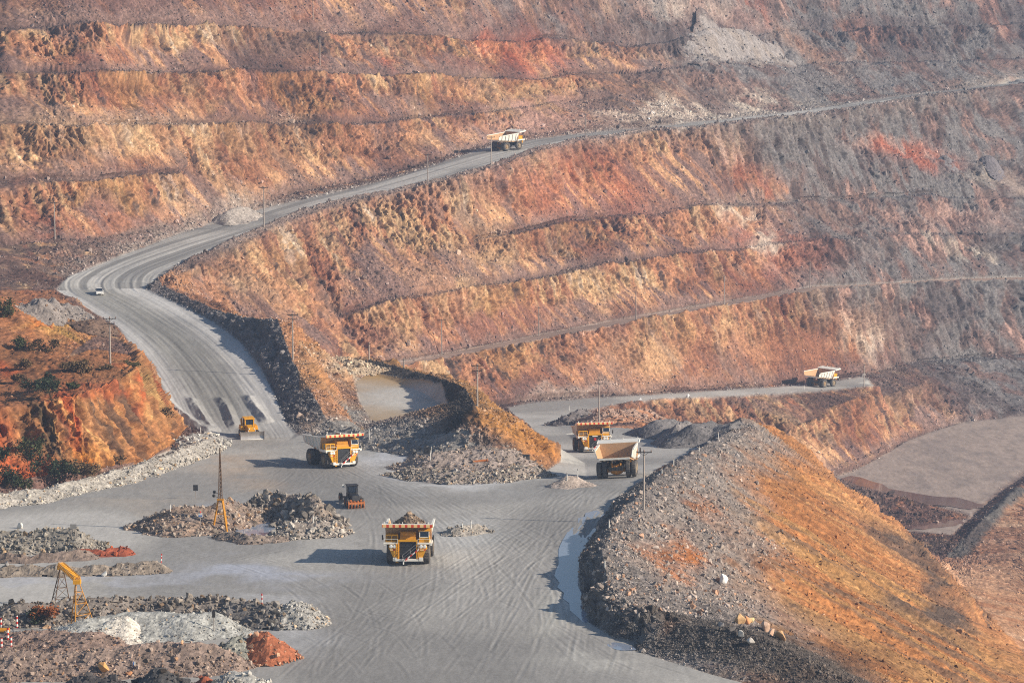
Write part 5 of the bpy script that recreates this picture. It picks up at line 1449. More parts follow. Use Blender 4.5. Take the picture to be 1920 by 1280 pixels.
# ------------------------------------------------------------------ bulldozer: forward +Y
def make_dozer():
    t = empty('bulldozer'); tag(t, 'yellow bulldozer with a wide steel blade at the foot of the ramp', 'bulldozer')
    for s_ in (-1, 1):
        prof = [(-1.9, .35), (-1.5, 0), (1.5, 0), (2.0, .4), (2.0, .75), (1.6, 1.1), (-1.4, 1.15), (-1.9, .8)]
        tr_ = MB().slab(prof, min(s_ * .95, s_ * 1.55), max(s_ * .95, s_ * 1.55))
        for k in range(12): tr_.box(min(s_ * .95, s_ * 1.6), max(s_ * .95, s_ * 1.6), -1.5 + k * .26, -1.42 + k * .26, -.05, .04); 
        for k in range(12): tr_.box(min(s_ * .95, s_ * 1.6), max(s_ * .95, s_ * 1.6), -1.4 + k * .26, -1.32 + k * .26, 1.1, 1.2)
        tr_.build('track', M_DARK, t)
    b = MB(); b.box(-.9, .9, -1.9, 2.1, .6, 1.3); b.slab([(.4, 1.3), (2.2, 1.3), (2.2, 2.05), (.4, 2.25)], -.65, .65); b.box(-1.6, 1.6, -1.6, .4, 1.25, 1.6); b.box(-1.55, -1.0, -1.5, .2, 1.6, 2.0); b.box(1.0, 1.55, -1.5, .2, 1.6, 2.0)
    b.build('body', M_YEL, t, bevel=.03)
    MB().tube((-.25, 1.5, 2.1), (-.25, 1.5, 2.9), .07, 8).build('exhaust_pipe', M_DARK, t)
    c = MB()
    for x in (-.78, .78):
        for y in (-1.3, .3): c.box(x - .09, x + .09, y - .09, y + .09, 1.6, 3.25)
    c.box(-.95, .95, -1.5, .5, 3.25, 3.45); c.box(-.85, .85, -1.4, .4, 1.6, 2.05); c.box(-.06, .06, -.2, 0, 3.45, 3.62)
    cab = c.build('cab', M_YEL, t)
    g = MB(); g.box(-.70, .70, .30, .33, 2.1, 3.2); g.box(-.80, -.77, -1.2, .2, 2.1, 3.2); g.box(.77, .80, -1.2, .2, 2.1, 3.2); g.box(-.70, .70, -1.33, -1.30, 2.1, 3.2); g.build('cab_window', M_GLASS, cab)
    h = MB(); h.path([(.95, -1.5, 1.9), (1.05, -1.6, 3.1), (1.25, -1.2, 3.0), (1.3, -.6, 1.9)], .10, 6); h.build('grab_frame', M_YEL, t)
    bl_ = MB(); n = 8; prof = []
    for k in range(n + 1):
        z = .02 + 1.45 * k / n; y = 2.75 - .32 * math.sin(math.pi * k / n) + .10 * (k / n)
        prof.append((y, z))
    prof2 = [(y - .08, z) for y, z in reversed(prof)]
    bl_.slab(prof + prof2, -2.15, 2.15)
    for s_ in (-1, 1): bl_.box(min(s_ * 2.15, s_ * 2.22), max(s_ * 2.15, s_ * 2.22), 2.35, 2.95, .0, 1.5)
    bld = bl_.build('blade', M_STEEL, t)
    MB().box(-2.2, 2.2, 2.72, 2.80, -.04, .14).build('cutting_edge', M_WHITE, bld)
    for s_ in (-1, 1): MB().tube((s_ * 1.75, .0, .55), (s_ * 1.75, 2.45, .5), .12, 8).build('push_arm', M_YEL, t); MB().tube((s_ * .6, 2.0, 1.8), (s_ * .75, 2.45, .95), .09, 8).build('lift_cylinder', M_STEEL, t)
    for s_ in (-1, 1): MB().box(s_ * .45 - .1, s_ * .45 + .1, 2.18, 2.24, 1.8, 1.98).build('headlight', M_LAMP, t)
    return t
seat(make_dozer(), 467, 818, -72, 1.5, -1.5, 1.2)

# ------------------------------------------------------------------ grader seen from behind with rippers: forward +Y
def make_grader():
    t = empty('motor_grader'); tag(t, 'dark motor grader with rusty ripper teeth, seen from behind beside the rocky island', 'grader')
    def whl(x, y):
        R = .78; w = .46
        wh = MB().lathe([(-w / 2, R * .5), (-w / 2, R * .85), (-w / 2 + .06, R), (w / 2 - .06, R), (w / 2, R * .85), (w / 2, R * .5)], (0, 0, 0), 'x', 24, wob=(R * .95, -.03)).build('wheel', M_TYRE, t); wh.location = (x, y, R)
        MB().lathe([(-.20, R * .5), (-.12, .1), (.12, .1), (.20, R * .5)], (0, 0, 0), 'x', 16).build('rim', M_RUST, wh)
    for s_ in (-1, 1):
        for y in (-2.1, -.5, 4.0): whl(s_ * 1.12, y)
    f = MB(); f.box(-.5, .5, -2.8, .4, .7, 1.1); f.slab([(.2, 1.0), (4.3, 1.3), (4.3, 1.65), (2.5, 2.1), (.2, 1.7)], -.18, .18); f.box(-1.0, 1.0, 3.85, 4.15, .65, .95)
    for s_ in (-1, 1): f.box(min(s_ * .75, s_ * .9), max(s_ * .75, s_ * .9), -2.5, -.1, .55, 1.0)
    f.build('frame', M_DARK, t)
    b = MB(); b.slab([(-2.9, 1.1), (-.3, 1.1), (-.3, 2.1), (-2.75, 1.95)], -.62, .62); b.build('engine_cover', M_BLK, t, bevel=.04)
    c = MB(); c.slab([(-.4, 1.3), (1.0, 1.3), (1.15, 2.4), (1.05, 3.15), (-.35, 3.15)], -.8, .8); c.box(-.9, .9, -.5, 1.2, 3.15, 3.3)
    cab = c.build('cab', M_BLK, t, bevel=.03)
    g = MB(); g.box(-.68, .68, -.43, -.405, 2.15, 3.05); g.box(-.83, -.803, -.2, .9, 2.0, 3.05); g.box(.803, .83, -.2, .9, 2.0, 3.05); g.build('cab_window', M_GLASS, cab)
    mm = MB(); mm.path([(-.85, .9, 2.7), (-1.25, 1.0, 3.0)], .03); mm.box(-1.4, -1.12, .95, 1.02, 2.8, 3.25); mm.build('mirror', M_WHITE, t)
    MB().tube((.3, -1.4, 2.0), (.3, -1.4, 3.0), .07, 8).build('exhaust_pipe', M_DARK, t)
    r = MB(); r.box(-1.3, 1.3, -3.35, -3.0, .75, 1.05); r.box(-.4, -.25, -3.2, -2.7, .8, 1.2); r.box(.25, .4, -3.2, -2.7, .8, 1.2)
    rb = r.build('ripper_bar', M_RUST, t)
    for k in range(6):
        x = -1.2 + k * .48
        MB().slab([(-3.12, 1.25), (-3.30, 1.25), (-3.42, .5), (-3.22, .06), (-3.10, .1), (-3.22, .55)], x - .06, x + .06).build('ripper_tooth', M_RUST, rb)
    bl_ = MB().slab([(1.6, .15), (1.7, .35), (1.66, .65), (1.55, .85), (1.5, .85), (1.6, .6), (1.62, .35), (1.54, .15)], -1.85, 1.85); bl_.build('blade', M_STEEL, t)
    for s_ in (-1, 1): MB().box(s_ * .8 - .12, s_ * .8 + .12, -2.95, -2.9, 1.2, 1.4).build('tail_light', M_RUST, t)
    return t
seat(make_grader(), 661, 948, 104, 2.0, -2.0, 1.1)

# ------------------------------------------------------------------ car: forward +Y
def make_car():
    t = empty('car'); tag(t, 'small white car driving down the bend of the haul road', 'car')
    b = MB(); b.slab([(-2.1, .35), (2.1, .35), (2.15, .62), (2.0, .8), (.95, .95), (-1.6, .98), (-2.1, .9)], -.86, .86); b.build('body', M_WHITE, t, bevel=.06)
    r = MB(); zz = [(-1.75, .97, .78), (-1.1, 1.45, .66), (.1, 1.47, .66), (.95, .95, .78)]
    v = [(s_ * w, y, z) for y, z, w in zz for s_ in (-1, 1)]
    roof = MB().add(v, [(2, 3, 5, 4)], 0).add([(s_ * .66, y, z) for y, z in ((-1.1, 1.44), (.1, 1.46)) for s_ in (-1, 1)], [(0, 1, 3, 2)]); ro = roof.build('roof', M_WHITE, t)
    g = MB().add(v, [(0, 1, 3, 2), (4, 5, 7, 6), (0, 2, 4, 6), (1, 7, 5, 3)]).build('window', M_GLASS, t)
    for s_ in (-1, 1):
        for y in (-1.3, 1.35):
            w = MB().lathe([(-.1, .18), (-.1, .30), (-.07, .33), (.07, .33), (.1, .30), (.1, .18)], (0, 0, 0), 'x', 18).build('wheel', M_TYRE, t); w.location = (s_ * .78, y, .33)
            MB().lathe([(s_ * .09, .19), (s_ * .07, .0)], (0, 0, 0), 'x', 12).build('rim', M_STEEL, w)
        MB().box(s_ * .62 - .17, s_ * .62 + .17, 2.02, 2.14, .62, .76).build('headlight', M_LAMP, t)
        MB().box(s_ * .93 - .07, s_ * .93 + .07, .62, .74, .95, 1.08).build('mirror', M_WHITE, t)
    MB().box(-.35, .35, 2.10, 2.17, .52, .64).build('grille', M_DARK, t)
    return t
seat(make_car(), 186, 552, -78, 1.3, -1.3, .8)
print('vehicles', round(time.time() - T0, 1))
# ------------------------------------------------------------------ utility poles
POLES = [(103, 450, 72, 1, 'tall utility pole in front of the dark red streaked face at far left'), (207, 691, 100, 2, 'tall utility pole with two crossarms on the orange hill beside the ramp'),
         (495, 423, 74, 1, 'utility pole on the outer edge of the upper haul road near the pale gravel pile'), (549, 673, 88, 2, 'utility pole on top of the rock ridge, beside its dark shaded side'),
         (600, 134, 64, 0, 'thin utility pole on the third bench of the upper left wall'), (587, 56, 56, 0, 'thin utility pole on the highest bench at top left'),
         (802, 350, 62, 1, 'utility pole at the road edge between the gravel pile pole and the distant truck'), (921, 311, 56, 1, 'utility pole just left of the distant climbing dump truck'),
         (1098, 259, 46, 0, 'thin utility pole where the upper road thins out, right of the distant truck'), (692, 674, 34, 0, 'short utility pole rising behind the dark rim at the back of the dirt flat'),
         (757, 690, 20, 0, 'very short utility pole at the left end of the bench track'), (828, 666, 70, 1, 'utility pole on the bench track straight above the dirt flat'),
         (1010, 630, 57, 0, 'second utility pole along the bench track, before the track rises right'), (1192, 600, 55, 0, 'middle utility pole of the row along the bench track'),
         (1358, 571, 56, 0, 'utility pole on the bench track below the pink and white rock'), (1518, 541, 52, 0, 'last utility pole at the right end of the bench track'),
         (1620, 727, 46, 0, 'utility pole just right of the dump truck on the lower pit road'), (1873, 662, 47, 0, 'utility pole furthest right, above the pit floor'),
         (895, 769, 90, 2, 'utility pole with crossarms on top of the ochre middle mound'), (1123, 796, 90, 2, 'utility pole behind the yellow truck with the red badge'),
         (1207, 955, 116, 1, 'nearest utility pole, on the slope crest right of the white-bodied truck')]
for x, y, hp, arms, lab in POLES:
    g = top_hit(x, y); hgt = hp * g[1] / F * 1.0
    t = empty('utility_pole', (g[0], g[1], g[2] - .1)); tag(t, lab, 'utility pole', 'utility poles along the benches and roads')
    MB().tube((0, 0, -.5), (0, 0, hgt), .17, 8, r2=.11).build('post', M_WOOD, t)
    for k in range(arms):
        z = hgt - .35 - k * .9; hw = 1.15 - .25 * k
        a = MB(); a.box(-hw, hw, -.16, -.04, z - .07, z + .07); a.tube((-.6 * hw, -.1, z), (0, -.1, z - .5), .03, 5); a.tube((.6 * hw, -.1, z), (0, -.1, z - .5), .03, 5)
        arm = a.build('crossarm', M_DARK, t)
        for xx in (-hw + .1, 0, hw - .1): MB().lathe([(0, .05), (.06, .09), (.12, .06), (.18, .09), (.26, .03), (.28, 0)], (xx, -.1, z + .07), 'z', 8).build('insulator', M_CONC, arm)
    if arms == 0:
        a = MB(); a.box(-.5, .5, -.14, -.05, hgt - .4, hgt - .3); a.build('crossarm', M_DARK, t)

# ------------------------------------------------------------------ marker posts
POSTS = [(302, 1054, 18, 'r', 4, 'leaning red and white marker post at the end of the straight earth bank'), (491, 1132, 22, 'r', 0, 'red and white marker post on the dark rubble bank left of the grey stone cone'),
         (319, 958, 16, 'w', 0, 'white marker post on the left end of the island with the yellow mast'), (587, 982, 20, 'w', 0, 'thin white marker post on the dark rocky island right of the pond'),
         (867, 994, 18, 'w', 0, 'left one of two white posts on the tiny stone island'), (883, 990, 18, 'w', 0, 'right one of two white posts on the tiny stone island'),
         (1063, 903, 18, 'w', 0, 'left one of two white posts by the small smooth dirt pile'), (1083, 897, 20, 'w', 0, 'right one of two white posts by the small smooth dirt pile'),
         (692, 824, 26, 'w', 0, 'white marker post on the rubble bank right of the turning yellow truck'), (807, 864, 22, 'w', 0, 'white marker post beside the dark framed panel on the middle mound'),
         (376, 812, 14, 'w', 0, 'white marker post on the grey heap left of the bulldozer'), (335, 858, 12, 'w', 0, 'small white marker post on the pale cliff berm'),
         (1142, 988, 16, 'w', 0, 'white marker post on the slope crest above the wet ditch'), (1134, 1062, 16, 'w', 0, 'lowest white marker post on the slope crest beside the wet ditch'),
         (1241, 892, 16, 'w', 0, 'white marker post on the slope crest right of the nearest utility pole'), (1263, 872, 15, 'w', 0, 'white marker post on the slope crest where it leaves the yard'),
         (1311, 850, 15, 'w', 0, 'white marker post on the slope crest beside the spoil piles'), (1347, 824, 16, 'w', 0, 'topmost white marker post on the slope crest'),
         (1067, 770, 12, 'w', 0, 'white marker post on the dark mound by the pit road'), (1097, 778, 12, 'w', 0, 'white marker post between the dark mound and the utility pole'),
         (1167, 762, 10, 'w', 0, 'white marker post at the edge of the pit road right of the utility pole'), (1508, 731, 10, 'w', 0, 'white marker post left of the dump truck on the lower pit road')]
for x, y, hp, kd, lean, lab in POSTS:
    g = top_hit(x, y); hgt = max(.9, hp * g[1] / F)
    t = empty('marker_post', (g[0], g[1], g[2] - .08)); t.rotation_euler = (0, math.radians(lean), 0); tag(t, lab, 'marker post', 'marker posts along road edges and islands')
    MB().tube((0, 0, 0), (0, 0, hgt * .82), .075, 8).build('post', M_POST if kd == 'r' else M_WHITE, t)
    MB().tube((0, 0, hgt * .82), (0, 0, hgt), .078, 8).build('cap', M_RED if kd == 'r' else M_STEEL, t)

# ------------------------------------------------------------------ signs and panels
def sign(x, y, hp, wpx, hpx, mat, lab, legs=1, kids=()):
    g = top_hit(x, y); k = g[1] / F; H_ = hp * k; w = wpx * k / 2; h = hpx * k
    t = empty('road_sign', (g[0], g[1], g[2] - .1)); tag(t, lab, 'sign')
    for xx in ((0,) if legs == 1 else (-w * .6, w * .6)): MB().tube((xx, 0, -.2), (xx, 0, H_ - h * .5), .05, 6).build('post', M_WOOD, t)
    pnl = MB().box(-w, w, -.1, -.04, H_ - h, H_).build('panel', mat, t)
    for (nm, x0, x1, z0, z1, mt) in kids: MB().box(-w + 2 * w * x0, -w + 2 * w * x1, -.125, -.1, H_ - h + h * z0, H_ - h + h * z1).build(nm, mt, pnl)
    return t
sign(367, 935, 28, 9, 11, M_BLK, 'small dark panel on a post behind the island with the yellow mast')
sign(138, 1004, 24, 12, 9, M_GREYP, 'grey double panel sign on posts left of the island', 2)
s_ = sign(376, 985, 26, 8, 8, M_WHITE, 'white and blue sign with a red top on the mast island', 1, (('blue_mark', .12, .42, .12, .5, M_BLUE), ('blue_mark', .58, .88, .12, .5, M_BLUE)))
MB().lathe([(0, .12), (.2, .1), (.3, 0)], (0, -.07, 26 * top_hit(376, 985)[1] / F), 'z', 8).build('red_top', M_RED, s_)
sign(252, 1252, 15, 5, 13, M_WHITE, 'narrow white and blue sign standing on the gravel bank', 1, (('blue_edge', .0, .35, .0, 1.0, M_BLUE), ('blue_edge', .35, 1.0, .0, .15, M_BLUE)))
sign(401, 1184, 42, 6, 12, M_DARK, 'dark panel on a thin post in front of the dark rubble bank')
t = empty('panel_frame', top_hit(802, 852)); tag(t, 'dark framed panel standing on the left side of the middle mound', 'panel')
MB().box(-.6, .6, -.05, .05, .2, 1.3).build('panel', M_BLK, t)
for xx in (-.6, .6): MB().tube((xx, .05, -.2), (xx, .05, 1.4), .05, 6).build('post', M_WHITE if xx > 0 else M_DARK, t)
t = empty('metal_box', top_hit(987, 861)); tag(t, 'small black metal box lying on the right side of the middle mound', 'box'); t.rotation_euler = (0, 0, .2)
b_ = MB().box(-.5, .5, -.4, .4, -.1, .75).build('box_shell', M_BLK, t, bevel=.04); MB().box(-.54, .54, -.44, .44, .75, .83).build('lid', M_BLK, t)
t = empty('rusty_pipe', top_hit(901, 866)); tag(t, 'orange-red pipe lying across the middle mound', 'pipe'); t.rotation_euler = (0, math.radians(-6), .1)
MB().lathe([(-1.25, .0), (-1.25, .26), (-1.1, .26), (-1.1, .2), (1.1, .2), (1.1, .26), (1.25, .26), (1.25, 0)], (0, 0, .2), 'x', 14).build('pipe_body', M_RED, t, smooth=False)
t.children[0].data.materials[0] = M_RUST

# ------------------------------------------------------------------ striped posts round the dark hole at lower left
for i, (x, y, hp) in enumerate([(2, 1178, 26), (32, 1177, 26), (15, 1198, 24), (21, 1212, 22), (3, 1214, 22)]):
    g = top_hit(x, y); h = hp * g[1] / F
    lab = ['striped post leftmost in the back row by the orange pipe end', 'striped post at the right of the back row at the left edge', 'striped post in the middle, between back and front rows', 'striped post at the right of the front row at the left edge', 'striped post cut by the picture edge in the front row'][i]
    t = empty('striped_post', (g[0], g[1], g[2] - .1)); tag(t, lab, 'safety post', 'striped safety posts at the left edge')
    MB().tube((0, 0, -.2), (0, 0, h), .13, 10).build('post', M_POST, t); MB().lathe([(0, .15), (.06, .12), (.09, 0)], (0, 0, h), 'z', 10).build('cap', M_DARK, t)
g = top_hit(3, 1186); t = empty('pipe_end', (g[0], g[1], g[2])); tag(t, 'orange pipe end poking out behind the striped posts', 'pipe')
MB().lathe([(-1.2, 0), (-1.2, .34), (-1.0, .34), (-1.0, .28), (1.0, .28), (1.0, .34), (1.2, .34), (1.2, 0)], (-.2, 0, .35), 'x', 16).build('pipe_body', M_YELD, t); MB().box(-.6, .2, -.3, .3, -.1, .12).build('cradle', M_DARK, t)

# ------------------------------------------------------------------ lattice gantry
def lattice_leg(a, b, w0, w1, n, name, mat, parent, r=.045):
    """three-legged lattice tower from foot centre a to top b"""
    m = MB(); a = Vector(a); b = Vector(b)
    feet = [a + Vector((w0 * math.cos(t), w0 * math.sin(t), 0)) for t in (.3, 2.4, 4.5)]; tops = [b + Vector((w1 * math.cos(t), w1 * math.sin(t), 0)) for t in (.3, 2.4, 4.5)]
    for f, q in zip(feet, tops): m.tube(f, q, r * 1.4, 6)
    for k in range(1, n + 1):
        lv = [f.lerp(q, k / (n + 1)) for f, q in zip(feet, tops)]; pv_ = [f.lerp(q, (k - 1) / (n + 1)) for f, q in zip(feet, tops)]
        for i in range(3): m.tube(lv[i], lv[(i + 1) % 3], r * .8, 5); m.tube(pv_[i], lv[(i + 1) % 3], r * .7, 5)
    return m.build(name, mat, parent)
A = P(144, 1088, D=344); Bq = P(115, 1062, D=360)
t = empty('lattice_gantry', (A[0], A[1], top_z(A[0], A[1]))); tag(t, 'yellow lattice gantry with two towers above the gravel mound at lower left', 'gantry')
def rel(p): return (p[0] - t.location.x, p[1] - t.location.y, p[2] - t.location.z)
fA = (A[0] + .3, A[1], top_z(A[0], A[1]) - .3); fB = (Bq[0] - .5, Bq[1], top_z(Bq[0] - .5, Bq[1]) - .3)
lattice_leg(rel(fA), rel(A), 1.75, .22, 3, 'tower', M_YELD, t); lattice_leg(rel(fB), rel(Bq), 1.6, .22, 3, 'tower', M_RUSTD, t)
bm_ = MB(); a = Vector(rel(A)); b = Vector(rel(Bq)); ex = (a - b).normalized() * .35; a = a + ex; b = b - ex; side_ = Vector((0.35, 0.12, 0)); upv = Vector((0, 0, .5))
cor = [(-side_), side_, side_ + upv, -side_ + upv]
for c_ in cor: bm_.tube(a + c_, b + c_, .07, 6)
for k in range(13):
    p_ = [b.lerp(a, k / 12) + c_ for c_ in cor]
    for i in range(4): bm_.tube(p_[i], p_[(i + 1) % 4], .05, 5)
    if k < 12:
        q_ = [b.lerp(a, (k + 1) / 12) + c_ for c_ in cor]
        for i in range(4): bm_.tube(p_[i], q_[(i + 1) % 4], .045, 5)
beam = bm_.build('beam', M_YEL, t)
for e_ in (a, b): MB().box(e_.x - .45, e_.x + .45, e_.y - .4, e_.y + .4, e_.z - .35, e_.z + .15).build('end_plate', M_YEL, beam)

# ------------------------------------------------------------------ mast on the island
g = top_hit(414, 988); k = g[1] / F
t = empty('lattice_mast', (g[0], g[1], g[2] - .2)); tag(t, 'tall thin mast on a yellow tripod standing on the mast island', 'mast')
hb, ht = 56 * k, 155 * k
tp = [(-.32, 0, hb), (.32, .1, hb), (.25, -.2, hb)]; ft = [(-1.15, .3, -.1), (.95, .6, -.4), (1.0, -.9, -.4)]
for a, b in zip(ft, tp): MB().tube(a, b, .16, 8, r2=.12).build('leg', M_YELD, t)
pl_ = MB(); pl_.box(-.5, .5, -.35, .25, hb - .08, hb + .12); pl_.tube((-.75, .1, hb * .5), (.65, .3, hb * .5), .06, 6); pl_.build('platform', M_YELD, t)
m = MB()
q0 = [(-.3, -.15, hb + .1), (.3, -.15, hb + .1), (0, .2, hb + .1)]; q1 = [(-.03, -.02, ht), (.03, -.02, ht), (0, .03, ht)]
for a, b in zip(q0, q1): m.tube(a, b, .055, 6)
for kk in range(1, 12):
    l_ = [tuple(a[i] + (b[i] - a[i]) * kk / 12 for i in range(3)) for a, b in zip(q0, q1)]; l0_ = [tuple(a[i] + (b[i] - a[i]) * (kk - 1) / 12 for i in range(3)) for a, b in zip(q0, q1)]
    for i in range(3): m.tube(l_[i], l_[(i + 1) % 3], .035, 5); m.tube(l0_[i], l_[(i + 1) % 3], .03, 5)
m.build('mast', M_RUSTD, t)
for zz_, xx in ((hb + 1.1, -.85), (hb + .55, -.95)):
    lm = MB(); lm.path([(0, 0, zz_ - .3), (xx, -.2, zz_)], .04); lm.lathe([(-.12, .1), (-.1, .22), (.12, .26), (.16, 0)], (xx, -.25, zz_ + .05), 'y', 10); lm.build('floodlight', M_BLK, t)

# ------------------------------------------------------------------ lone boulders
BOULD = [(1386, 1172, 1.9, S(200, 164, 122), 'large two-tone boulder on the foreground berm, tallest of the row'), (1402, 1170, 1.3, S(222, 160, 116), 'orange boulder touching the tall two-tone one'), (1408, 1166, .9, S(212, 188, 140), 'small yellow boulder at the right of the orange one'),
         (1432, 1184, 1.7, S(214, 182, 160), 'flat-topped pinkish boulder on the foreground berm'), (1447, 1192, 1.1, S(206, 170, 146), 'grey-pink boulder between the flat-topped and the tan boulder'), (1463, 1200, 1.6, S(222, 176, 130), 'tan boulder at the right end of the berm row'),
         (1389, 1194, 1.0, S(186, 182, 176), 'pale grey boulder just below the tall two-tone boulder'), (1408, 1208, 1.2, S(206, 198, 190), 'whitish boulder lowest on the shaded side of the berm'), (1352, 1176, .9, S(150, 146, 146), 'grey wedge boulder at the left of the berm row'),
         (1355, 1092, 1.7, S(240, 238, 234), 'bright white slab of rock on the big dump slope'), (1362, 731, 1.5, S(190, 180, 176), 'lone pale boulder on the edge of the lower pit road'), (1797, 785, 2.6, S(150, 120, 104), 'brown boulder standing in for a likely excavator at the foot of the wall on the pit floor'),  # the last boulder is a stand-in for a likely excavator
         (195, 1258, 1.5, S(222, 166, 106), 'orange-tan boulder on the heap at the bottom edge'), (243, 1266, .9, S(206, 150, 110), 'smaller orange boulder right of the big tan one at the bottom'), (38, 990, 1.0, S(222, 216, 206), 'white boulder on top of the boulder bank at left'),
         (195, 1080, .9, S(224, 222, 218), 'white rock lying on the wet grey track'), (22, 745, .6, S(220, 170, 130), 'small pale rock on the hill edge'), (12, 1060, .9, S(150, 146, 144), 'grey boulder on the straight earth bank at left')]
for i, (x, y, s0, c_, lab) in enumerate(BOULD):
    g = top_hit(x, y); r = np.random.default_rng(40 + i)
    rv, rf, rcc = rocks(np.array([[0, 0, s0 * .45]], np.float32), np.array([s0 * .72], np.float32), c_[None], 60 + i)
    bm0 = bmesh.new(); vs_ = [bm0.verts.new(v_) for v_ in rv]
    for f_ in rf:
        try: bm0.faces.new([vs_[k_] for k_ in f_])
        except ValueError: pass
    bmesh.ops.recalc_face_normals(bm0, faces=bm0.faces); bmesh.ops.bevel(bm0, geom=bm0.edges[:], offset=s0 * .06, segments=1, affect='EDGES', clamp_overlap=True)
    bmesh.ops.triangulate(bm0, faces=bm0.faces); bm0.verts.index_update()
    vv2 = np.array([v_.co[:] for v_ in bm0.verts]); ff2 = np.array([[v_.index for v_ in f_.verts] for f_ in bm0.faces]); bm0.free()
    o = mesh_from('boulder', vv2, ff2, np.tile(c_, (len(vv2), 1)), M_STONE); o.location = (g[0], g[1], g[2] - s0 * .12)
    tag(o, lab, 'boulder', 'lone boulders')

# ------------------------------------------------------------------ shrubs
def leaf_mat(name, a, b_):
    m, n, b = newmat(name); at = node(n, 'ShaderNodeAttribute', attribute_name='Col'); n.links.new(at.outputs['Color'], b.inputs['Base Color']); b.inputs['Roughness'].default_value = .7; b.inputs['Specular IOR Level'].default_value = .2
    return m
M_LEAF = leaf_mat('shrub_leaf', 0, 0)
def shrub(x, y, w, h, c_, lab, n=700, group='shrubs on the orange hill', seed=0):
    g = top_hit(x, y); r = np.random.default_rng(seed)
    t = empty('shrub', (g[0], g[1], g[2] - .1)); tag(t, lab, 'shrub', group)
    cl = r.normal(size=(9, 3)) * [w * .28, w * .22, h * .16] + [0, 0, h * .52]
    k = r.integers(0, 9, n); ctr = cl[k] + r.normal(size=(n, 3)) * [w * .12, w * .12, h * .13]; ctr[:, 2] = np.clip(ctr[:, 2], .1, h * 1.05)
    R_ = rot_mats(n, r); s_ = r.uniform(.10, .24, n)[:, None, None] * (1 + .15 * w)
    qd = np.array([[-.5, -.3, 0], [.5, -.3, 0], [.6, .3, .1], [-.4, .3, .1]], np.float32)
    vv2 = (np.einsum('nij,kj->nki', R_, qd) * s_ + ctr[:, None, :]).reshape(-1, 3)
    cc = np.repeat(c_[None] * r.uniform(.5, 1.5, (n, 1)), 4, axis=0)
    mesh_from('foliage', vv2, np.arange(4 * n).reshape(n, 4), np.clip(cc, .01, .6), M_LEAF, parent=t)
    st = MB()
    for q in range(9): st.tube((r.normal() * .1, r.normal() * .1, -.1), tuple(cl[q]), .05, 5, r2=.02)
    st.build('stems', M_WOOD if False else M_RUSTD, t)
GR, DRY, DGR = S(72, 78, 48), S(108, 88, 62), S(52, 62, 44)
for i, a in enumerate([(68, 732, 4.4, 2.2, DGR, 'wide dark green shrub on the edge of the orange cliff'), (96, 742, 2.2, 3.2, DGR, 'tall dark green shrub growing over the cliff gully'), (133, 728, 1.6, 1.2, GR, 'small green shrub right of the gully on the cliff edge'), (90, 716, 1.6, 1.8, DGR, 'small round shrub standing behind the wide dark green one'),
          (128, 696, 3.6, 1.8, DRY, 'dry brown shrub with grey twigs on the hill terrace'), (158, 698, 3.0, 2.2, DRY, 'rounded dry shrub between the twiggy one and the tall pole'), (198, 694, 2.2, 1.2, DRY, 'low dry shrub at the foot of the tall pole'), (240, 690, 3.2, 1.4, GR * .7 + DRY * .4, 'olive shrub at the right edge of the hill terrace'),
          (78, 662, 3.4, 2.4, DRY * .8, 'dark dry shrub at the foot of the left mound'), (38, 660, 2.6, 3.0, GR, 'green shrub halfway up the left mound'), (14, 596, 3.4, 3.6, GR * .8, 'tall shrub on top of the left mound at the picture edge'), (50, 690, 2.6, 1.6, DRY, 'brown shrub at the base of the left mound'), (35, 715, 1.8, 1.3, DRY * .8, 'small brown shrub by the red patch of the hill'),
          (92, 900, 5.0, 4.4, DGR, 'largest dark green shrub at the foot of the cliff'), (60, 860, 3.6, 4.6, GR * .8, 'shrub climbing the lower cliff left of the largest one'), (130, 898, 4.6, 3.6, GR * .8 + DRY * .2, 'olive shrub at the cliff foot right of the largest one'), (165, 893, 4.0, 2.8, DRY, 'brown-green shrub near the orange fan at the cliff foot'), (12, 918, 3.6, 5.0, DGR, 'dark green shrub at the left picture edge under the cliff'), (40, 918, 2.8, 2.6, GR, 'low green shrub under the red streak at the cliff foot'),
          (8, 870, 2.4, 3.4, DGR, 'dark shrub on the red streak at the left edge'), (214, 876, 3.4, 2.2, DRY * .8, 'dry dark shrub at the cliff foot where the orange fan ends'), (302, 792, 3.8, 2.6, DRY * .9, 'dry brown shrub at the right end of the hill')]):
    shrub(*a, seed=100 + i, n=900)
shrub(60, 1164, 2.2, 1.9, DGR, 'green shrub left of the back gantry tower', group='shrubs by the gantry', seed=150); shrub(88, 1162, 2.6, 2.0, S(140, 84, 50), 'rust-red shrub under the back gantry tower', group='shrubs by the gantry', seed=151)

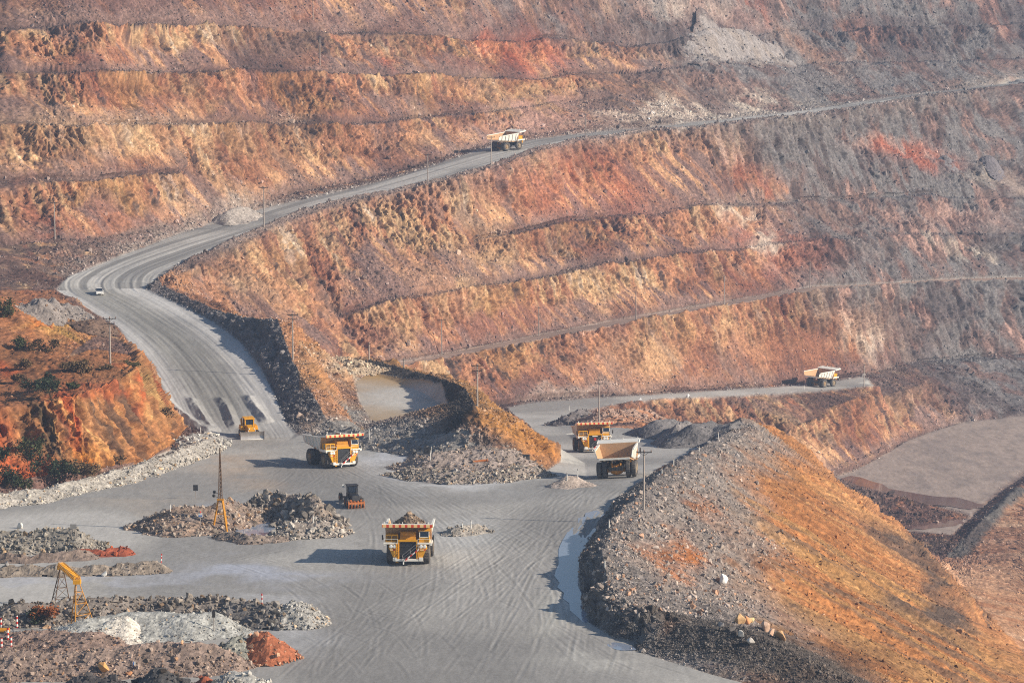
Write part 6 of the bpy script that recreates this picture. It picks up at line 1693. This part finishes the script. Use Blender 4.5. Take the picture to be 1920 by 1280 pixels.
# ------------------------------------------------------------------ water
def water_mat(name, colr, r_, bumpd=.01):
    m, n, b = newmat(name); b.inputs['Base Color'].default_value = (*colr, 1); b.inputs['Roughness'].default_value = r_; b.inputs['Specular IOR Level'].default_value = .6
    no = node(n, 'ShaderNodeTexNoise'); no.inputs['Scale'].default_value = .6; no.inputs['Detail'].default_value = 3
    tc = node(n, 'ShaderNodeTexCoord'); n.links.new(tc.outputs['Object'], no.inputs['Vector'])
    bp = node(n, 'ShaderNodeBump'); bp.inputs['Strength'].default_value = .12; bp.inputs['Distance'].default_value = bumpd; n.links.new(no.outputs[0], bp.inputs['Height']); n.links.new(bp.outputs[0], b.inputs['Normal'])
    return m
M_WATER = water_mat('muddy_water', L(140, 152, 172), .07); M_WETP = water_mat('wet_floor', L(112, 84, 78), .06)
def pool(name, lab, pts, z, mat, wob=.5, group=None):
    p = [P(x, y, z=z) for x, y in pts]; n = len(p); out = []
    for i in range(n):          # rounded, slightly ragged shoreline
        a, b, c_ = Vector(p[i - 1]), Vector(p[i]), Vector(p[(i + 1) % n])
        for tq in (0, .25, .5, .75):
            q = (a.lerp(b, .5)) * (1 - tq) ** 2 + b * 2 * tq * (1 - tq) + (b.lerp(c_, .5)) * tq ** 2
            out.append((q.x + wob * math.sin(q.x * 1.7 + q.y), q.y + wob * 2 * math.cos(q.y * .9 + q.x), z))
    me = bpy.data.meshes.new(name); me.from_pydata(out, [], [tuple(range(len(out)))]); me.update(); me.materials.append(mat)
    bm0 = bmesh.new(); bm0.from_mesh(me); bmesh.ops.triangulate(bm0, faces=bm0.faces); bm0.to_mesh(me); bm0.free()
    o = bpy.data.objects.new(name, me); COL.objects.link(o); tag(o, lab, 'water', group, 'structure'); return o
pool('pond', 'little muddy pond between the two rubble islands', [(438, 982), (460, 974), (505, 976), (520, 990), (500, 1003), (470, 1009), (446, 1000)], -77.40, M_WATER, .25)
pool('ditch_water', 'pale water strip in the ditch along the shaded berm', [(1128, 952), (1134, 978), (1100, 1025), (1086, 1075), (1088, 1120), (1106, 1164), (1084, 1166), (1058, 1120), (1040, 1082), (1046, 1032), (1074, 985), (1100, 960)], -77.40, M_WATER, .3)
pool('puddle', 'wet strip beside the foreground berm', [(1140, 1200), (1180, 1206), (1196, 1216), (1170, 1222), (1140, 1212)], -77.44, M_WATER, .2)
pool('puddle', 'long maroon wet patch on the pit floor', [(1570, 893), (1610, 892), (1640, 903), (1700, 925), (1800, 932), (1850, 945), (1840, 955), (1760, 948), (1690, 940), (1620, 930)], -139.85, M_WETP, .8)
pool('puddle', 'second maroon wet patch nearer the slope on the pit floor', [(1640, 955), (1690, 956), (1725, 962), (1712, 975), (1660, 972)], -139.85, M_WETP, .6)
pool('puddle', 'third maroon wet patch nearest the dark berm on the pit floor', [(1680, 978), (1760, 972), (1810, 975), (1800, 985), (1740, 990), (1700, 994)], -139.85, M_WETP, .6)
print('all', round(time.time() - T0, 1))
